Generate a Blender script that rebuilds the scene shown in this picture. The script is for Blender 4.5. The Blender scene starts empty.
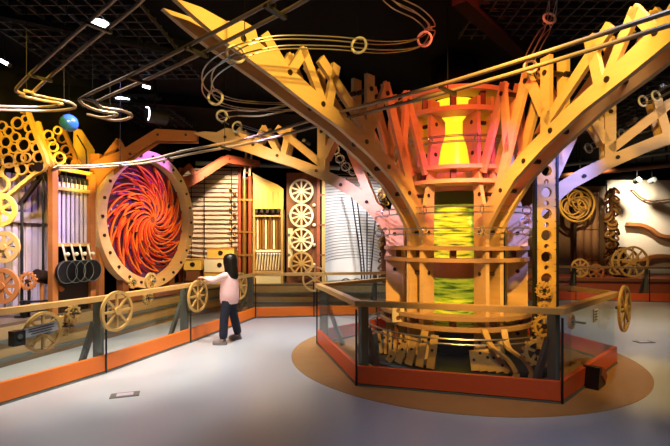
import bpy, bmesh, math, random
from mathutils import Vector, Matrix
random.seed(7)
S = bpy.context.scene
COL = S.collection
PI = math.pi
# ------------------------------------------------------------------ camera
H, HY, FP = 1.6, 242.0, 437.0            # eye height, horizon row, focal length in pixels (670 wide)
cam_d = bpy.data.cameras.new('camera'); cam = bpy.data.objects.new('camera', cam_d); COL.objects.link(cam)
cam.location = (0, 0, H); cam.rotation_euler = (PI/2, 0, 0)
cam_d.sensor_width = 36; cam_d.lens = FP/670*36
cam_d.shift_y = (HY-223)/670
cam_d.clip_start = 0.05; cam_d.clip_end = 100
S.camera = cam
# ------------------------------------------------------------------ world, exposure
w = bpy.data.worlds.new('world'); S.world = w; w.use_nodes = True
bgn = w.node_tree.nodes['Background']; bgn.inputs[0].default_value = (1, .93, .86, 1); bgn.inputs[1].default_value = .06
S.view_settings.view_transform = 'Standard'; S.view_settings.look = 'None'
S.view_settings.gamma = 1; S.view_settings.use_curve_mapping = False
S.view_settings.exposure = 0.25
# ------------------------------------------------------------------ light
def spot(name, loc, target, energy, col, angle=60, blend=.6, size=.08):
    d = bpy.data.lights.new(name, 'SPOT'); o = bpy.data.objects.new(name, d); COL.objects.link(o)
    d.energy = energy; d.color = col; d.spot_size = math.radians(angle); d.spot_blend = blend; d.shadow_soft_size = size
    o.location = loc; o.rotation_euler = (Vector(target)-Vector(loc)).to_track_quat('-Z', 'Y').to_euler()
    return o
def point(name, loc, energy, col, size=.1):
    d = bpy.data.lights.new(name, 'POINT'); o = bpy.data.objects.new(name, d); COL.objects.link(o)
    d.energy = energy; d.color = col; d.shadow_soft_size = size; o.location = loc
    return o
WARM = (1, .62, .25); AMB = (1, .72, .38); WHT = (1, .95, .92); COOL = (.86, .9, 1)
# floor pools
spot('floor_spot', (-1.2, 6.2, 4.1), (-1.3, 6.3, 0), 900, WHT, 72, .8, .15)
spot('floor_spot', (-2.2, 4.2, 4.1), (-2.1, 4.6, 0), 420, WHT, 58, .8, .15)
spot('floor_spot', (.0, 8.2, 4.1), (-.5, 8.3, 0), 620, WHT, 60, .8, .15)
spot('floor_spot', (1.6, 2.4, 4.1), (1.4, 3.2, 0), 170, (.6, .72, 1), 60, .9, .2)
spot('floor_spot', (5.2, 6.9, 4.1), (5.3, 7.4, 0), 330, (.95, .86, .84), 70, .9, .2)
spot('floor_spot', (6.5, 9.0, 4.1), (6.8, 9.4, 0), 460, AMB, 80, .9, .2)
# tree arms
spot('arm_spot', (.9, 1.7, 4.05), (-.75, 4.0, 3.3), 520, (1, .60, .10), 44, .7)
spot('arm_spot', (.4, 2.0, 4.05), (2.35, 4.1, 2.85), 620, (1, .58, .08), 40, .7)
spot('trunk_spot', (.9, 1.9, 4.1), (1.75, 6.0, .95), 1350, (1, .52, .10), 33, .7)
spot('crown_spot', (1.35, 3.0, 4.1), (1.70, 6.2, 3.05), 260, (1, .13, .04), 56, .6)
spot('crown_pink', (1.75, 4.3, 2.95), (1.7, 5.7, 2.45), 60, (1, .06, .45), 60, .7)
spot('pale_spot', (-1.7, 5.3, 3.5), (.80, 6.5, 1.95), 1500, (.80, .52, .92), 25, .8)
spot('arm_glow', (-1.9, 5.0, 3.2), (-.9, 7.0, 3.0), 150, (1, .55, .10), 46, .7)
spot('blue_spot', (4.3, 3.6, 3.9), (2.80, 5.7, 2.35), 1500, (.22, .25, 1), 27, .7)
spot('arm_white', (5.4, 3.4, 3.4), (4.5, 5.6, 2.9), 150, (1, .80, .66), 50, .7)
# base of the trunk and hexagon
spot('base_spot', (2.3, 3.0, 4.1), (1.7, 5.2, .1), 170, AMB, 40, .7)
spot('step_spot', (4.7, 4.6, 4.1), (3.8, 5.0, 0), 380, (1, .66, .25), 40, .8)
# left wall
spot('disc_spot', (-1.6, 6.4, 3.2), (-3.45, 8.1, 1.6), 430, (1, .60, .22), 46, .7)
spot('disc_violet', (-2.5, 8.5, 4.0), (-3.5, 8.2, 2.8), 330, (.45, .14, 1), 52, .7)
spot('ring_spot', (-2.6, 3.8, 3.7), (-4.6, 6.3, 2.8), 520, (1, .60, .06), 50, .7)
spot('pipe_violet', (-2.6, 5.9, 3.9), (-4.6, 5.9, 1.9), 520, (.5, .36, 1), 50, .6)
spot('boards_white', (-3.2, 4.6, 3.9), (-5.2, 6.1, 1.2), 1000, (.9, .82, 1), 45, .7)
spot('left_amber', (-2.4, 4.7, 3.9), (-3.6, 5.9, .6), 480, (1, .80, .54), 80, .8)
spot('strip_white', (-2.3, 5.6, 4.0), (-3.1, 6.0, .1), 480, (1, .92, .8), 70, .8)
spot('left_yellow', (-3.3, 6.2, 2.3), (-4.5, 7.2, 3.3), 150, (1, .7, .1), 60, .6)
# back wall
spot('screen_spot', (-2.2, 9.0, 3.6), (-2.9, 11.2, 2.2), 520, (1, .76, .50), 70, .6)
spot('cabinet_spot', (-1.4, 9.0, 3.6), (-1.6, 11.1, 1.8), 330, (1, .68, .28), 60, .6)
spot('wheel_spot', (-.6, 9.2, 3.8), (-.8, 11.1, 2.0), 330, (1, .88, .66), 50, .6)
spot('white_spot', (.5, 9.4, 4.0), (.5, 11.6, 1.9), 620, (.98, .96, 1), 60, .6)
# right side
spot('right_wall', (9.0, 12.6, 3.8), (9.75, 14.4, 2.75), 900, (1, .88, .70), 62, 1)
spot('right_amber', (6.2, 10.6, 3.9), (7.4, 13.0, 1.4), 480, (1, .66, .32), 70, .7)
spot('post_spot', (2.9, 3.0, 3.9), (2.57, 5.3, 1.5), 300, (1, .62, .15), 22, .6)
# ------------------------------------------------------------------ helpers
def W(px, py, d):
    """a point d metres ahead of the eye"""
    return Vector(((px-335)/FP*d, d, H+(HY-py)/FP*d))
def lin(c):
    c = c/255; return c/12.92 if c <= .04045 else ((c+.055)/1.055)**2.4
def rgb(r, g, b): return (lin(r), lin(g), lin(b), 1)
MATS = {}
def mat(name, col, rough=.5, metal=0, grain=0, scale=(6, 6, 6), emit=None, spec=.5):
    m = bpy.data.materials.new(name); m.use_nodes = True; nt = m.node_tree; b = nt.nodes['Principled BSDF']
    b.inputs['Roughness'].default_value = rough; b.inputs['Metallic'].default_value = metal
    b.inputs['Base Color'].default_value = col; b.inputs['Specular IOR Level'].default_value = spec
    if grain:
        tc = nt.nodes.new('ShaderNodeTexCoord'); mp = nt.nodes.new('ShaderNodeMapping'); mp.inputs['Scale'].default_value = scale
        no = nt.nodes.new('ShaderNodeTexNoise'); no.inputs['Scale'].default_value = 3; no.inputs['Detail'].default_value = 5
        rp = nt.nodes.new('ShaderNodeMixRGB'); rp.blend_type = 'MIX'
        rp.inputs[1].default_value = tuple(c*(1-grain) for c in col[:3])+(1,)
        rp.inputs[2].default_value = tuple(min(1, c*(1+grain)) for c in col[:3])+(1,)
        nt.links.new(tc.outputs['Object'], mp.inputs[0]); nt.links.new(mp.outputs[0], no.inputs['Vector'])
        nt.links.new(no.outputs['Fac'], rp.inputs[0]); nt.links.new(rp.outputs[0], b.inputs['Base Color'])
    if emit:
        b.inputs['Emission Color'].default_value = emit[0]; b.inputs['Emission Strength'].default_value = emit[1]
    MATS[name] = m; return m
M = MATS
mat('ply', rgb(226, 190, 138), .5, 0, .13, (1, 1, 7))
mat('gold', rgb(192, 154, 88), .45, 0, .15, (5, 5, 5))
mat('yellow', rgb(234, 190, 84), .45, 0, .06)
mat('cream', rgb(236, 220, 180), .5, 0, .06)
mat('brown', rgb(120, 72, 40), .5, 0, .25, (3, 3, 12))
mat('redwood', rgb(150, 70, 40), .5, 0, .15)
mat('orangewood', rgb(168, 104, 52), .5, 0, .15, (2, 2, 8))
mat('plinth', rgb(160, 134, 92), .45, 0, .25, (2, 2, 16))
mat('plinthtop', rgb(96, 78, 60), .5, 0, .15)
mat('kerb', rgb(240, 122, 30), .4)
mat('kerbred', rgb(218, 90, 42), .4, 0, .06)
mat('rail', rgb(205, 162, 96), .35, 0, .14, (3, 3, 3))
mat('raildark', rgb(128, 98, 60), .35, 0, .14, (3, 3, 3))
mat('steel', rgb(104, 110, 104), .4, .3)
mat('black', rgb(18, 18, 20), .4)
mat('bolt', rgb(40, 28, 20), .4)
mat('chrome', rgb(215, 210, 205), .25, .9)
mat('wire', rgb(170, 165, 160), .3, .8)
mat('tube', rgb(140, 122, 104), .4, .4)
mat('brass', rgb(190, 140, 70), .3, .7)
mat('orange', rgb(242, 132, 48), .35)
mat('red', rgb(224, 78, 44), .35)
mat('crimson', rgb(150, 30, 50), .35)
mat('violetboard', rgb(96, 56, 112), .3)
mat('pipe', rgb(205, 195, 215), .3, .3)
mat('white', rgb(235, 232, 228), .5)
mat('boardwall', rgb(190, 176, 180), .6, 0, .06)
mat('pink', rgb(244, 205, 212), .8, 0, .05)
mat('denim', rgb(18, 24, 46), .8, 0, .15)
mat('skin', rgb(232, 180, 150), .5)
mat('hair', rgb(14, 11, 12), .4, 0, .2, (20, 20, 3))
mat('shoe', rgb(120, 112, 112), .6)
mat('ball', rgb(34, 96, 150), .25)
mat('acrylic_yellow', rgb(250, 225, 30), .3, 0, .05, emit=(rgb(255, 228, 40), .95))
mat('darkgreen', rgb(84, 104, 38), .4)
mat('clad', rgb(116, 92, 68), .6, 0, .12)
mat('drum', rgb(176, 138, 104), .5, 0, .12, (2, 2, 6))
mat('cone', rgb(186, 126, 96), .45, 0, .15)
mat('lamp', rgb(255, 255, 255), .5, emit=((.88, .93, 1, 1), 9))
mat('lampvio', rgb(255, 255, 255), .5, emit=((1, .75, .95, 1), 9))
mat('paper', rgb(236, 232, 224), .6)
mat('ink', rgb(60, 60, 70), .6)
mat('plaque', rgb(190, 192, 206), .4)
mat('ceil', rgb(9, 9, 10), .9, spec=.1)
mat('grid', rgb(34, 35, 38), .6)
mat('matteblack', rgb(9, 9, 9), .8, spec=.1)
mat('wall_dark', rgb(16, 14, 14), .8, spec=.1)
mat('wall_white', rgb(226, 210, 186), .7, 0, .03)
mat('beamred', rgb(30, 16, 15), .8, spec=.1)
mat('inlay', rgb(154, 114, 70), .4, 0, .14, (2, 2, 2))
mat('floor', rgb(168, 173, 180), .30, 0, .07, (.5, .5, .5), spec=.5)
def glassmat(name, tint, f=.06):
    m = bpy.data.materials.new(name); m.use_nodes = True; nt = m.node_tree; nt.nodes.clear()
    out = nt.nodes.new('ShaderNodeOutputMaterial'); mx = nt.nodes.new('ShaderNodeMixShader')
    tr = nt.nodes.new('ShaderNodeBsdfTransparent'); tr.inputs[0].default_value = tint
    gl = nt.nodes.new('ShaderNodeBsdfGlossy'); gl.inputs['Roughness'].default_value = .03; gl.inputs[0].default_value = (1, 1, 1, 1)
    lw = nt.nodes.new('ShaderNodeLayerWeight'); lw.inputs[0].default_value = .5
    pw = nt.nodes.new('ShaderNodeMath'); pw.operation = 'POWER'; pw.inputs[1].default_value = 4
    ml = nt.nodes.new('ShaderNodeMath'); ml.operation = 'MULTIPLY_ADD'; ml.inputs[1].default_value = .35; ml.inputs[2].default_value = .02
    nt.links.new(lw.outputs['Facing'], pw.inputs[0]); nt.links.new(pw.outputs[0], ml.inputs[0]); nt.links.new(ml.outputs[0], mx.inputs[0]); nt.links.new(tr.outputs[0], mx.inputs[1]); nt.links.new(gl.outputs[0], mx.inputs[2])
    nt.links.new(mx.outputs[0], out.inputs[0]); MATS[name] = m
glassmat('glass', (.96, .985, .97, 1)); glassmat('acrylic', (.86, .84, .95, 1))
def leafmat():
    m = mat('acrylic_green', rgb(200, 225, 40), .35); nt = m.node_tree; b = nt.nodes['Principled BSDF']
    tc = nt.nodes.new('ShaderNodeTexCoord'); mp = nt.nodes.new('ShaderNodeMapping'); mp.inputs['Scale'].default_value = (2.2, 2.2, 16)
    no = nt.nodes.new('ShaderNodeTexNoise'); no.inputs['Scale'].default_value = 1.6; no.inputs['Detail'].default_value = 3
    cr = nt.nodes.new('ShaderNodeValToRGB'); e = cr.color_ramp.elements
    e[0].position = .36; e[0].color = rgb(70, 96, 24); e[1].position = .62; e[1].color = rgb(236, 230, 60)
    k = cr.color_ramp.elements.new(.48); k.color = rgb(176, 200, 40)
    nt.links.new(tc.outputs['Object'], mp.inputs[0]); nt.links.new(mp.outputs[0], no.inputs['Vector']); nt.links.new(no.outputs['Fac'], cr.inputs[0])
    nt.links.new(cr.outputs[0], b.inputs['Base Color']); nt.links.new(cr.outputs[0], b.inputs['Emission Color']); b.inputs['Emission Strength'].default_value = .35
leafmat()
def ballmat():
    m = M['ball']; nt = m.node_tree; b = nt.nodes['Principled BSDF']
    tc = nt.nodes.new('ShaderNodeTexCoord'); sp = nt.nodes.new('ShaderNodeSeparateXYZ'); cr = nt.nodes.new('ShaderNodeValToRGB')
    cr.color_ramp.interpolation = 'CONSTANT'; e = cr.color_ramp.elements
    e[0].position = 0; e[0].color = rgb(36, 92, 150); e[1].position = .53; e[1].color = rgb(44, 104, 78)
    k = e.new(.63); k.color = rgb(52, 104, 176)
    mr = nt.nodes.new('ShaderNodeMapRange'); mr.inputs[1].default_value = -.12; mr.inputs[2].default_value = .12
    nt.links.new(tc.outputs['Object'], sp.inputs[0]); nt.links.new(sp.outputs[2], mr.inputs[0]); nt.links.new(mr.outputs[0], cr.inputs[0])
    nt.links.new(cr.outputs[0], b.inputs['Base Color'])
ballmat()

ORG = {}
def base(name):
    return name
def world_of(o): return ORG[o.name]
class MB:
    """collects shapes in world space (through a frame); build() links them as ONE mesh object"""
    def __init__(s, frame=None): s.v = []; s.f = []; s.M = frame
    def add(s, vs, fs):
        n = len(s.v)
        for p in vs:
            p = Vector(p); s.v.append(s.M @ p if s.M else p)
        for f in fs: s.f.append([i+n for i in f])
        return s
    def box(s, c, size, rot=None):
        hx, hy, hz = (x/2 for x in size); c = Vector(c)
        vs = [Vector((x, y, z)) for x in (-hx, hx) for y in (-hy, hy) for z in (-hz, hz)]
        if rot is not None: vs = [rot @ p for p in vs]
        return s.add([c+p for p in vs], [(0, 1, 3, 2), (4, 6, 7, 5), (0, 4, 5, 1), (2, 3, 7, 6), (0, 2, 6, 4), (1, 5, 7, 3)])
    def bar(s, p, q, wd, th, up=(0, 0, 1)):
        """a rectangular bar from p to q; wd across, th along up"""
        p, q = Vector(p), Vector(q); t = (q-p).normalized(); up = Vector(up)
        sd = t.cross(up)
        if sd.length < 1e-4: sd = t.cross(Vector((1, 0, 0)))
        sd.normalize(); u = sd.cross(t)
        vs = []
        for c in (p, q):
            for a, b in ((-1, -1), (1, -1), (1, 1), (-1, 1)): vs.append(c+sd*(a*wd/2)+u*(b*th/2))
        return s.add(vs, [(3, 2, 1, 0), (4, 5, 6, 7), (0, 1, 5, 4), (1, 2, 6, 5), (2, 3, 7, 6), (3, 0, 4, 7)])
    def cyl(s, p, q, r, r2=None, n=16, cap=True):
        p, q = Vector(p), Vector(q); r2 = r if r2 is None else r2; t = (q-p).normalized()
        a = t.orthogonal().normalized(); b = t.cross(a); vs = []
        for c, rr in ((p, r), (q, r2)):
            for i in range(n):
                an = 2*PI*i/n; vs.append(c+(a*math.cos(an)+b*math.sin(an))*rr)
        fs = [(i, (i+1) % n, n+(i+1) % n, n+i) for i in range(n)]
        if cap: fs += [list(range(n))[::-1], list(range(n, 2*n))]
        return s.add(vs, fs)
    def tube(s, pts, r, n=8, closed=False, flat=None, up=None):
        """sweep a circle (or a flat ribbon w,h) along pts"""
        pts = [Vector(p) for p in pts]; L = len(pts); vs = []
        for i, p in enumerate(pts):
            if closed: t = pts[(i+1) % L]-pts[i-1]
            else: t = pts[min(i+1, L-1)]-pts[max(i-1, 0)]
            t.normalize(); u = Vector(up) if up else (Vector((0, 0, 1)) if abs(t.z) < .95 else Vector((0, 1, 0)))
            a = t.cross(u).normalized(); b = a.cross(t)
            if flat:
                ring = [a*(x*flat[0]/2)+b*(y*flat[1]/2) for x, y in ((-1, -1), (1, -1), (1, 1), (-1, 1))]
            else: ring = [(a*math.cos(2*PI*k/n)+b*math.sin(2*PI*k/n))*r for k in range(n)]
            vs += [p+q for q in ring]
        m = 4 if flat else n; fs = []
        for i in range(L if closed else L-1):
            j = (i+1) % L
            fs += [(i*m+k, i*m+(k+1) % m, j*m+(k+1) % m, j*m+k) for k in range(m)]
        if not closed: fs += [list(range(m))[::-1], list(range((L-1)*m, L*m))]
        return s.add(vs, fs)
    def ring(s, c, ax, R, r, n=40, m=8, a0=0, a1=None):
        c = Vector(c); ax = Vector(ax).normalized(); a = ax.orthogonal().normalized(); b = ax.cross(a)
        if a1 is None: return s.tube([c+(a*math.cos(2*PI*i/n)+b*math.sin(2*PI*i/n))*R for i in range(n)], r, m, True, up=ax)
        return s.tube([c+(a*math.cos(a0+(a1-a0)*i/n)+b*math.sin(a0+(a1-a0)*i/n))*R for i in range(n+1)], r, m, False, up=ax)
    def annulus(s, c, ax, r0, r1, th, n=48, a0=0, a1=None):
        """flat washer with square section"""
        c = Vector(c); ax = Vector(ax).normalized(); a = ax.orthogonal().normalized()
        if abs(ax.z) > .99: a = Vector((1, 0, 0))
        b = ax.cross(a); cl = a1 is None; N = n if cl else n+1; vs = []
        for i in range(N):
            an = 2*PI*i/n if cl else a0+(a1-a0)*i/n; d = a*math.cos(an)+b*math.sin(an)
            vs += [c+d*r0-ax*th/2, c+d*r1-ax*th/2, c+d*r1+ax*th/2, c+d*r0+ax*th/2]
        fs = []
        for i in range(n):
            j = (i+1) % N
            fs += [(i*4+k, j*4+k, j*4+(k+1) % 4, i*4+(k+1) % 4) for k in range(4)]
        if not cl: fs += [(3, 2, 1, 0), tuple((N-1)*4+k for k in range(4))]
        return s.add(vs, fs)
    def plate(s, poly, o, ux, uy, th):
        """polygon (2-D) extruded th about the plane o + x*ux + y*uy"""
        o, ux, uy = Vector(o), Vector(ux), Vector(uy); nn = ux.cross(uy).normalized(); N = len(poly)
        vs = [o+ux*x+uy*y-nn*th/2 for x, y in poly]+[o+ux*x+uy*y+nn*th/2 for x, y in poly]
        return s.add(vs, [list(range(N))[::-1], list(range(N, 2*N))]+[(i, (i+1) % N, N+(i+1) % N, N+i) for i in range(N)])
    def member(s, a, b, wd, o, ux, uy, th):
        a, b = Vector(a), Vector(b); t = (b-a).normalized(); n = Vector((-t.y, t.x))*wd/2
        return s.plate([a+n*-1, b+n*-1, b+n, a+n], o, ux, uy, th)
    def lathe(s, prof, o, n=32):
        o = Vector(o); vs = []
        for r, z in prof:
            for i in range(n): vs.append(o+Vector((r*math.cos(2*PI*i/n), r*math.sin(2*PI*i/n), z)))
        fs = []
        for k in range(len(prof)-1):
            fs += [(k*n+i, k*n+(i+1) % n, (k+1)*n+(i+1) % n, (k+1)*n+i) for i in range(n)]
        fs += [list(range(n))[::-1], list(range((len(prof)-1)*n, len(prof)*n))]
        return s.add(vs, fs)
    def ball(s, c, r, n=16, sc=(1, 1, 1)):
        pr = [(max(1e-4, math.sin(PI*i/n))*r, -math.cos(PI*i/n)*r) for i in range(n+1)]
        c = Vector(c); k = len(s.v); m = s.M; s.M = None
        s.lathe(pr, (0, 0, 0), n*2); s.M = m
        for i in range(k, len(s.v)):
            p = s.v[i]; p = c+Vector((p.x*sc[0], p.y*sc[1], p.z*sc[2])); s.v[i] = m @ p if m else p
        return s
    def build(s, name, material, parent=None, smooth=35, origin=None):
        if parent is not None: og = ORG[parent.name]
        elif origin is not None: og = Vector(origin)
        else:
            xs, ys, zs = zip(*[(p.x, p.y, p.z) for p in s.v]); og = Vector(((min(xs)+max(xs))/2, (min(ys)+max(ys))/2, min(zs)))
        me = bpy.data.meshes.new(name); me.from_pydata([p-og for p in s.v], [], s.f); me.update()
        bm = bmesh.new(); bm.from_mesh(me); bmesh.ops.recalc_face_normals(bm, faces=bm.faces); bm.to_mesh(me); bm.free()
        me.polygons.foreach_set('use_smooth', [True]*len(me.polygons)); me.set_sharp_from_angle(angle=math.radians(smooth))
        me.materials.append(M[material] if isinstance(material, str) else material)
        o = bpy.data.objects.new(name, me); COL.objects.link(o)
        if parent is not None: o.parent = parent
        else: o.location = og
        ORG[o.name] = og
        return o
def tag(o, label, cat, group=None):
    o['label'] = label; o['category'] = cat
    if group: o['group'] = group
    return o
def thing(name, loc, label, cat, group=None):
    o = bpy.data.objects.new(name, None); COL.objects.link(o); o.location = loc; o.empty_display_size = .1
    ORG[o.name] = Vector(loc); return tag(o, label, cat, group)
def struct(o): o['kind'] = 'structure'; return o
def spline(pts, k=8, closed=False):
    pts = [Vector(p) for p in pts]; n = len(pts); out = []
    for i in range(n if closed else n-1):
        g = (lambda j: pts[j % n]) if closed else (lambda j: pts[max(0, min(n-1, j))])
        a, b, c, d = g(i-1), g(i), g(i+1), g(i+2)
        for q in range(k):
            t = q/k; out.append(.5*((2*b)+(c-a)*t+(2*a-5*b+4*c-d)*t*t+(3*b-a-3*c+d)*t**3))
    if not closed: out.append(pts[-1])
    return out
def frame(o, ux, uy=None):
    """matrix with x along ux, z up, y into the wall"""
    ux = Vector(ux).normalized(); uz = Vector((0, 0, 1)); uy = uz.cross(ux); o = Vector(o)
    return Matrix(((ux.x, uy.x, 0, o.x), (ux.y, uy.y, 0, o.y), (0, 0, 1, o.z), (0, 0, 0, 1)))
# wheels
def spoked(parent, c, ax, R, ns=8, rw=.035, th=.03, m='gold', hub='gold', off=0, sw=None, rim_name='rim'):
    c = Vector(c); ax = Vector(ax).normalized(); a = Vector((0, 0, 1)); b = ax.cross(a).normalized()
    MB().annulus(c, ax, R-rw, R, th).build(rim_name, m, parent)
    sw = sw or rw*.8
    for i in range(ns):
        an = 2*PI*i/ns+off; d = a*math.cos(an)+b*math.sin(an)
        MB().bar(c+d*.03, c+d*(R-rw*.6), sw, th*.7, up=ax).build('spoke', m, parent)
    MB().cyl(c-ax*th, c+ax*th, max(.03, R*.2), n=20).build('hub', hub, parent)
def gear(name, c, ax, R, nt, label, cat='gear', group=None, m='gold', th=.03, stub=0):
    c = Vector(c); ax = Vector(ax).normalized(); a = Vector((0, 0, 1)); b = ax.cross(a).normalized()
    t = thing(name, c-Vector((0, 0, R)), label, cat, group)
    k = MB(); k.annulus(c, ax, R*.62, R*.86, th)
    for i in range(nt):
        d = a*math.cos(2*PI*i/nt)+b*math.sin(2*PI*i/nt); k.bar(c+d*R*.82, c+d*R, R*2.4/nt, th, up=ax)
    k.build('tooth_ring', m, t)
    for i in range(5):
        d = a*math.cos(2*PI*i/5)+b*math.sin(2*PI*i/5); MB().bar(c+d*R*.15, c+d*R*.65, R*.16, th*.7, up=ax).build('spoke', m, t)
    MB().cyl(c-ax*th*.8, c+ax*(th*.8), R*.22, n=16).build('hub', 'bolt', t)
    if stub: MB().cyl(c, c+ax*stub, .012, n=10).build('axle', 'steel', t)
    return t
def hand_wheel(c, ax, R, ns, label, cat='wheel', group=None, stub=.1, m='gold', rw=.035, name='handwheel', off=0, th=.03):
    c = Vector(c); t = thing(name, c-Vector((0, 0, R)), label, cat, group)
    spoked(t, c, ax, R, ns, rw, th, m, m, off)
    if stub: MB().cyl(c, c+Vector(ax).normalized()*stub, .02, n=12).build('axle', 'steel', t)
    return t
# ------------------------------------------------------------------ the setting
CZ = 4.2
struct(MB().add([(-7, -1.5, 0), (13, -1.5, 0), (13, 15, 0), (-7, 15, 0), (-7, -1.5, -.1), (13, -1.5, -.1), (13, 15, -.1), (-7, 15, -.1)],
    [(0, 1, 2, 3), (7, 6, 5, 4), (0, 4, 5, 1), (1, 5, 6, 2), (2, 6, 7, 3), (3, 7, 4, 0)]).build('floor', 'floor'))
struct(MB().box((3, 6.75, CZ+.05), (20, 16.5, .1)).build('ceiling', 'ceil'))
UX = Vector((.29, .957, 0)).normalized(); LO = Vector((-3.53, 8.3, 0)); LW = frame(LO, UX); UY = Vector((0, 0, 1)).cross(UX)
def LS(px, Y=0):
    """distance along the left wall of the column px, Y metres into the wall"""
    k = (px-335)/FP; o = LO+UY*Y; return (k*o.y-o.x)/(UX.x-k*UX.y)
def LP(px, py, Y=0):
    s = LS(px, Y); p = LO+UX*s+UY*Y; return Vector((s, Y, H+(HY-py)/FP*p.y))
struct(MB(LW).box((-3.0, 1.0, CZ/2), (9.4, .12, CZ)).build('wall_left', 'wall_dark'))
struct(MB().box((.2, 12.6, CZ/2), (8.8, .12, CZ)).build('wall_back', 'wall_dark'))
struct(MB().box((-4.2, 11.1, CZ/2), (.12, 3.0, CZ)).build('wall_corner', 'wall_dark'))
struct(MB().box((8.7, 14.6, CZ/2), (9.4, .12, CZ)).build('wall_far', 'wall_dark'))
struct(MB().box((12.6, 7.5, CZ/2), (.12, 14, CZ)).build('wall_right', 'wall_dark'))
struct(MB().box((4.6, 13.6, CZ/2), (.12, 2, CZ)).build('wall_side', 'wall_dark'))
# ceiling: open-cell grids and beam
def grid(x0, x1, y0, y1, st, z=CZ-.12):
    k = MB(); x = x0
    while x <= x1: k.box((x, (y0+y1)/2, z), (.012, y1-y0, .05)); x += st
    y = y0
    while y <= y1: k.box(((x0+x1)/2, y, z), (x1-x0, .012, .05)); y += st
    for x in (x0, x1):
        for y in (y0, y1): k.box((x, y, z+.07), (.012, .012, .12))
    return k
struct(grid(-3.9, -2.0, 4.2, 6.6, .17).build('trim_1', 'grid'))
struct(grid(-4.6, -3.0, 7.4, 9.4, .17).build('trim_2', 'grid'))
struct(grid(1.5, 3.3, 4.3, 5.3, .15).build('trim_3', 'grid'))
struct(grid(4.6, 8, 6.5, 10, .2).build('trim_4', 'grid'))
struct(MB().bar((1.25, 4.4, CZ-.1), (2.9, 6.2, CZ-.1), .16, .2).build('trim_5', 'beamred'))
struct(MB().bar((-6, 6.9, CZ-.1), (4, 9.6, CZ-.1), .14, .2).build('trim_6', 'ceil'))
struct(MB().bar((-4.2, 4.3, CZ-.1), (1.2, 7.6, CZ-.1), .1, .2).build('trim_7', 'ceil'))
# circular floor inlay
C0 = Vector((1.72, 6.32, 0))
struct(MB().cyl(C0-Vector((0, 0, .02)), C0+Vector((0, 0, .004)), 2.34, n=96).build('trim_8', 'inlay'))
# platforms behind the rails
pf = [Vector(p) for p in ((-4.87, 3.2, 0), (-4.32, 5.3, 0), (-3.72, 7.4, 0), (-3.2, 9.3, 0), (-2.2, 10.8, 0), (.6, 10.85, 0), (2.6, 11.2, 0), (4.2, 12.4, 0))]
pb = [Vector(p) for p in ((-6.0, 3.2, 0), (-5.36, 5.3, 0), (-4.7, 7.5, 0), (-4.1, 9.5, 0), (-4.1, 12.45, 0), (.6, 12.5, 0), (2.6, 12.5, 0), (4.2, 12.5, 0))]
t = thing('display_platform', (-2.5, 9.3, 0), 'long low wooden display platform curving along the wall behind the left and back railings', 'platform')
PH = .55
k = MB(); n = len(pf); vs = []
for p in pf: vs += [p, p+Vector((0, 0, PH-.04))]
for p in pf: q = p+Vector((-.03, .03, 0)); vs += [q, q+Vector((0, 0, PH-.04))]
fs = []
for i in range(n-1):
    a = 2*i; fs += [(a, a+2, a+3, a+1), (2*n+a, 2*n+a+1, 2*n+a+3, 2*n+a+2), (a+1, a+3, 2*n+a+3, 2*n+a+1)]
k.add(vs, fs).build('fascia', 'plinth', t)
k = MB(); vs = []
for a, b in zip(pf, pb):
    for z in (PH-.04, PH): vs += [a+Vector((0, 0, z)), b+Vector((0, 0, z))]
fs = []
for i in range(n-1):
    a = 4*i; fs += [(a, a+4, a+5, a+1), (a+2, a+3, a+7, a+6), (a, a+2, a+6, a+4), (a+1, a+5, a+7, a+3)]
k.add(vs, fs).build('deck', 'plinthtop', t)
for z in (.1, .33):
    MB().tube([p+Vector((.02, -.02, z)) for p in pf], .02, flat=(.03, .05)).build('ledge', 'steel', t)
# ------------------------------------------------------------------ railings
HR = .95
def railing(name, pts, label, km, hm, posts, kh=.22, closed=False, brace=True, hw=.09, gl='glass', inward=None):
    pts = [Vector(p) for p in pts]; t = thing(name, pts[0], label, 'railing')
    L = len(pts); segs = [(pts[i], pts[(i+1) % L]) for i in range(L if closed else L-1)]
    MB().tube([p+Vector((0, 0, HR-.035)) for p in pts], .05, flat=(hw, .06), closed=closed).build('handrail', hm, t)
    for a, b in segs:
        d = (b-a).normalized()
        MB().bar(a+Vector((0, 0, kh/2+.015)), b+Vector((0, 0, kh/2+.015)), .05, kh-.03).build('kerb_board', km, t)
        MB().bar(a+Vector((0, 0, .01)), b+Vector((0, 0, .01)), .07, .02).build('base_strip', 'steel', t)
        MB().bar(a+d*.02+Vector((0, 0, (kh+HR-.06)/2)), b-d*.02+Vector((0, 0, (kh+HR-.06)/2)), .012, HR-.06-kh).build('glass_panel', gl, t)
    for (p, d, inn) in posts:
        p = Vector(p); d = Vector(d).normalized(); inn = Vector(inn).normalized()
        q = p+inn*.09
        MB().bar(q, q+Vector((0, 0, HR-.06)), .12, .05, up=d).build('post', 'steel', t)
        if brace:
            MB().bar(q+inn*.06+Vector((0, 0, .62)), q+inn*.3, .05, .07, up=d).build('brace', 'steel', t)
        MB().cyl(p-inn*.03+Vector((0, 0, .0)), p-inn*.03+Vector((0, 0, HR-.1)), .012, n=8).build('clamp_rod', 'black', t)
    return t
P0, P1, P2, P3 = Vector((-3.6, 3.6, 0)), Vector((-2.82, 5.34, 0)), Vector((-2.32, 6.95, 0)), Vector((-1.7, 9.2, 0))
lin_ = Vector((-.95, .3, 0))
railing('guard_railing', [(-4.6, 1.6, 0), P0, P1, P2, P3], 'glass guard railing with golden handrail and orange kerb beside the girl, along the left', 'kerb', 'rail',
        [(P0, UX, lin_), (P1, UX, lin_), (P2, UX, lin_), (P3, UX, lin_)])
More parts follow.
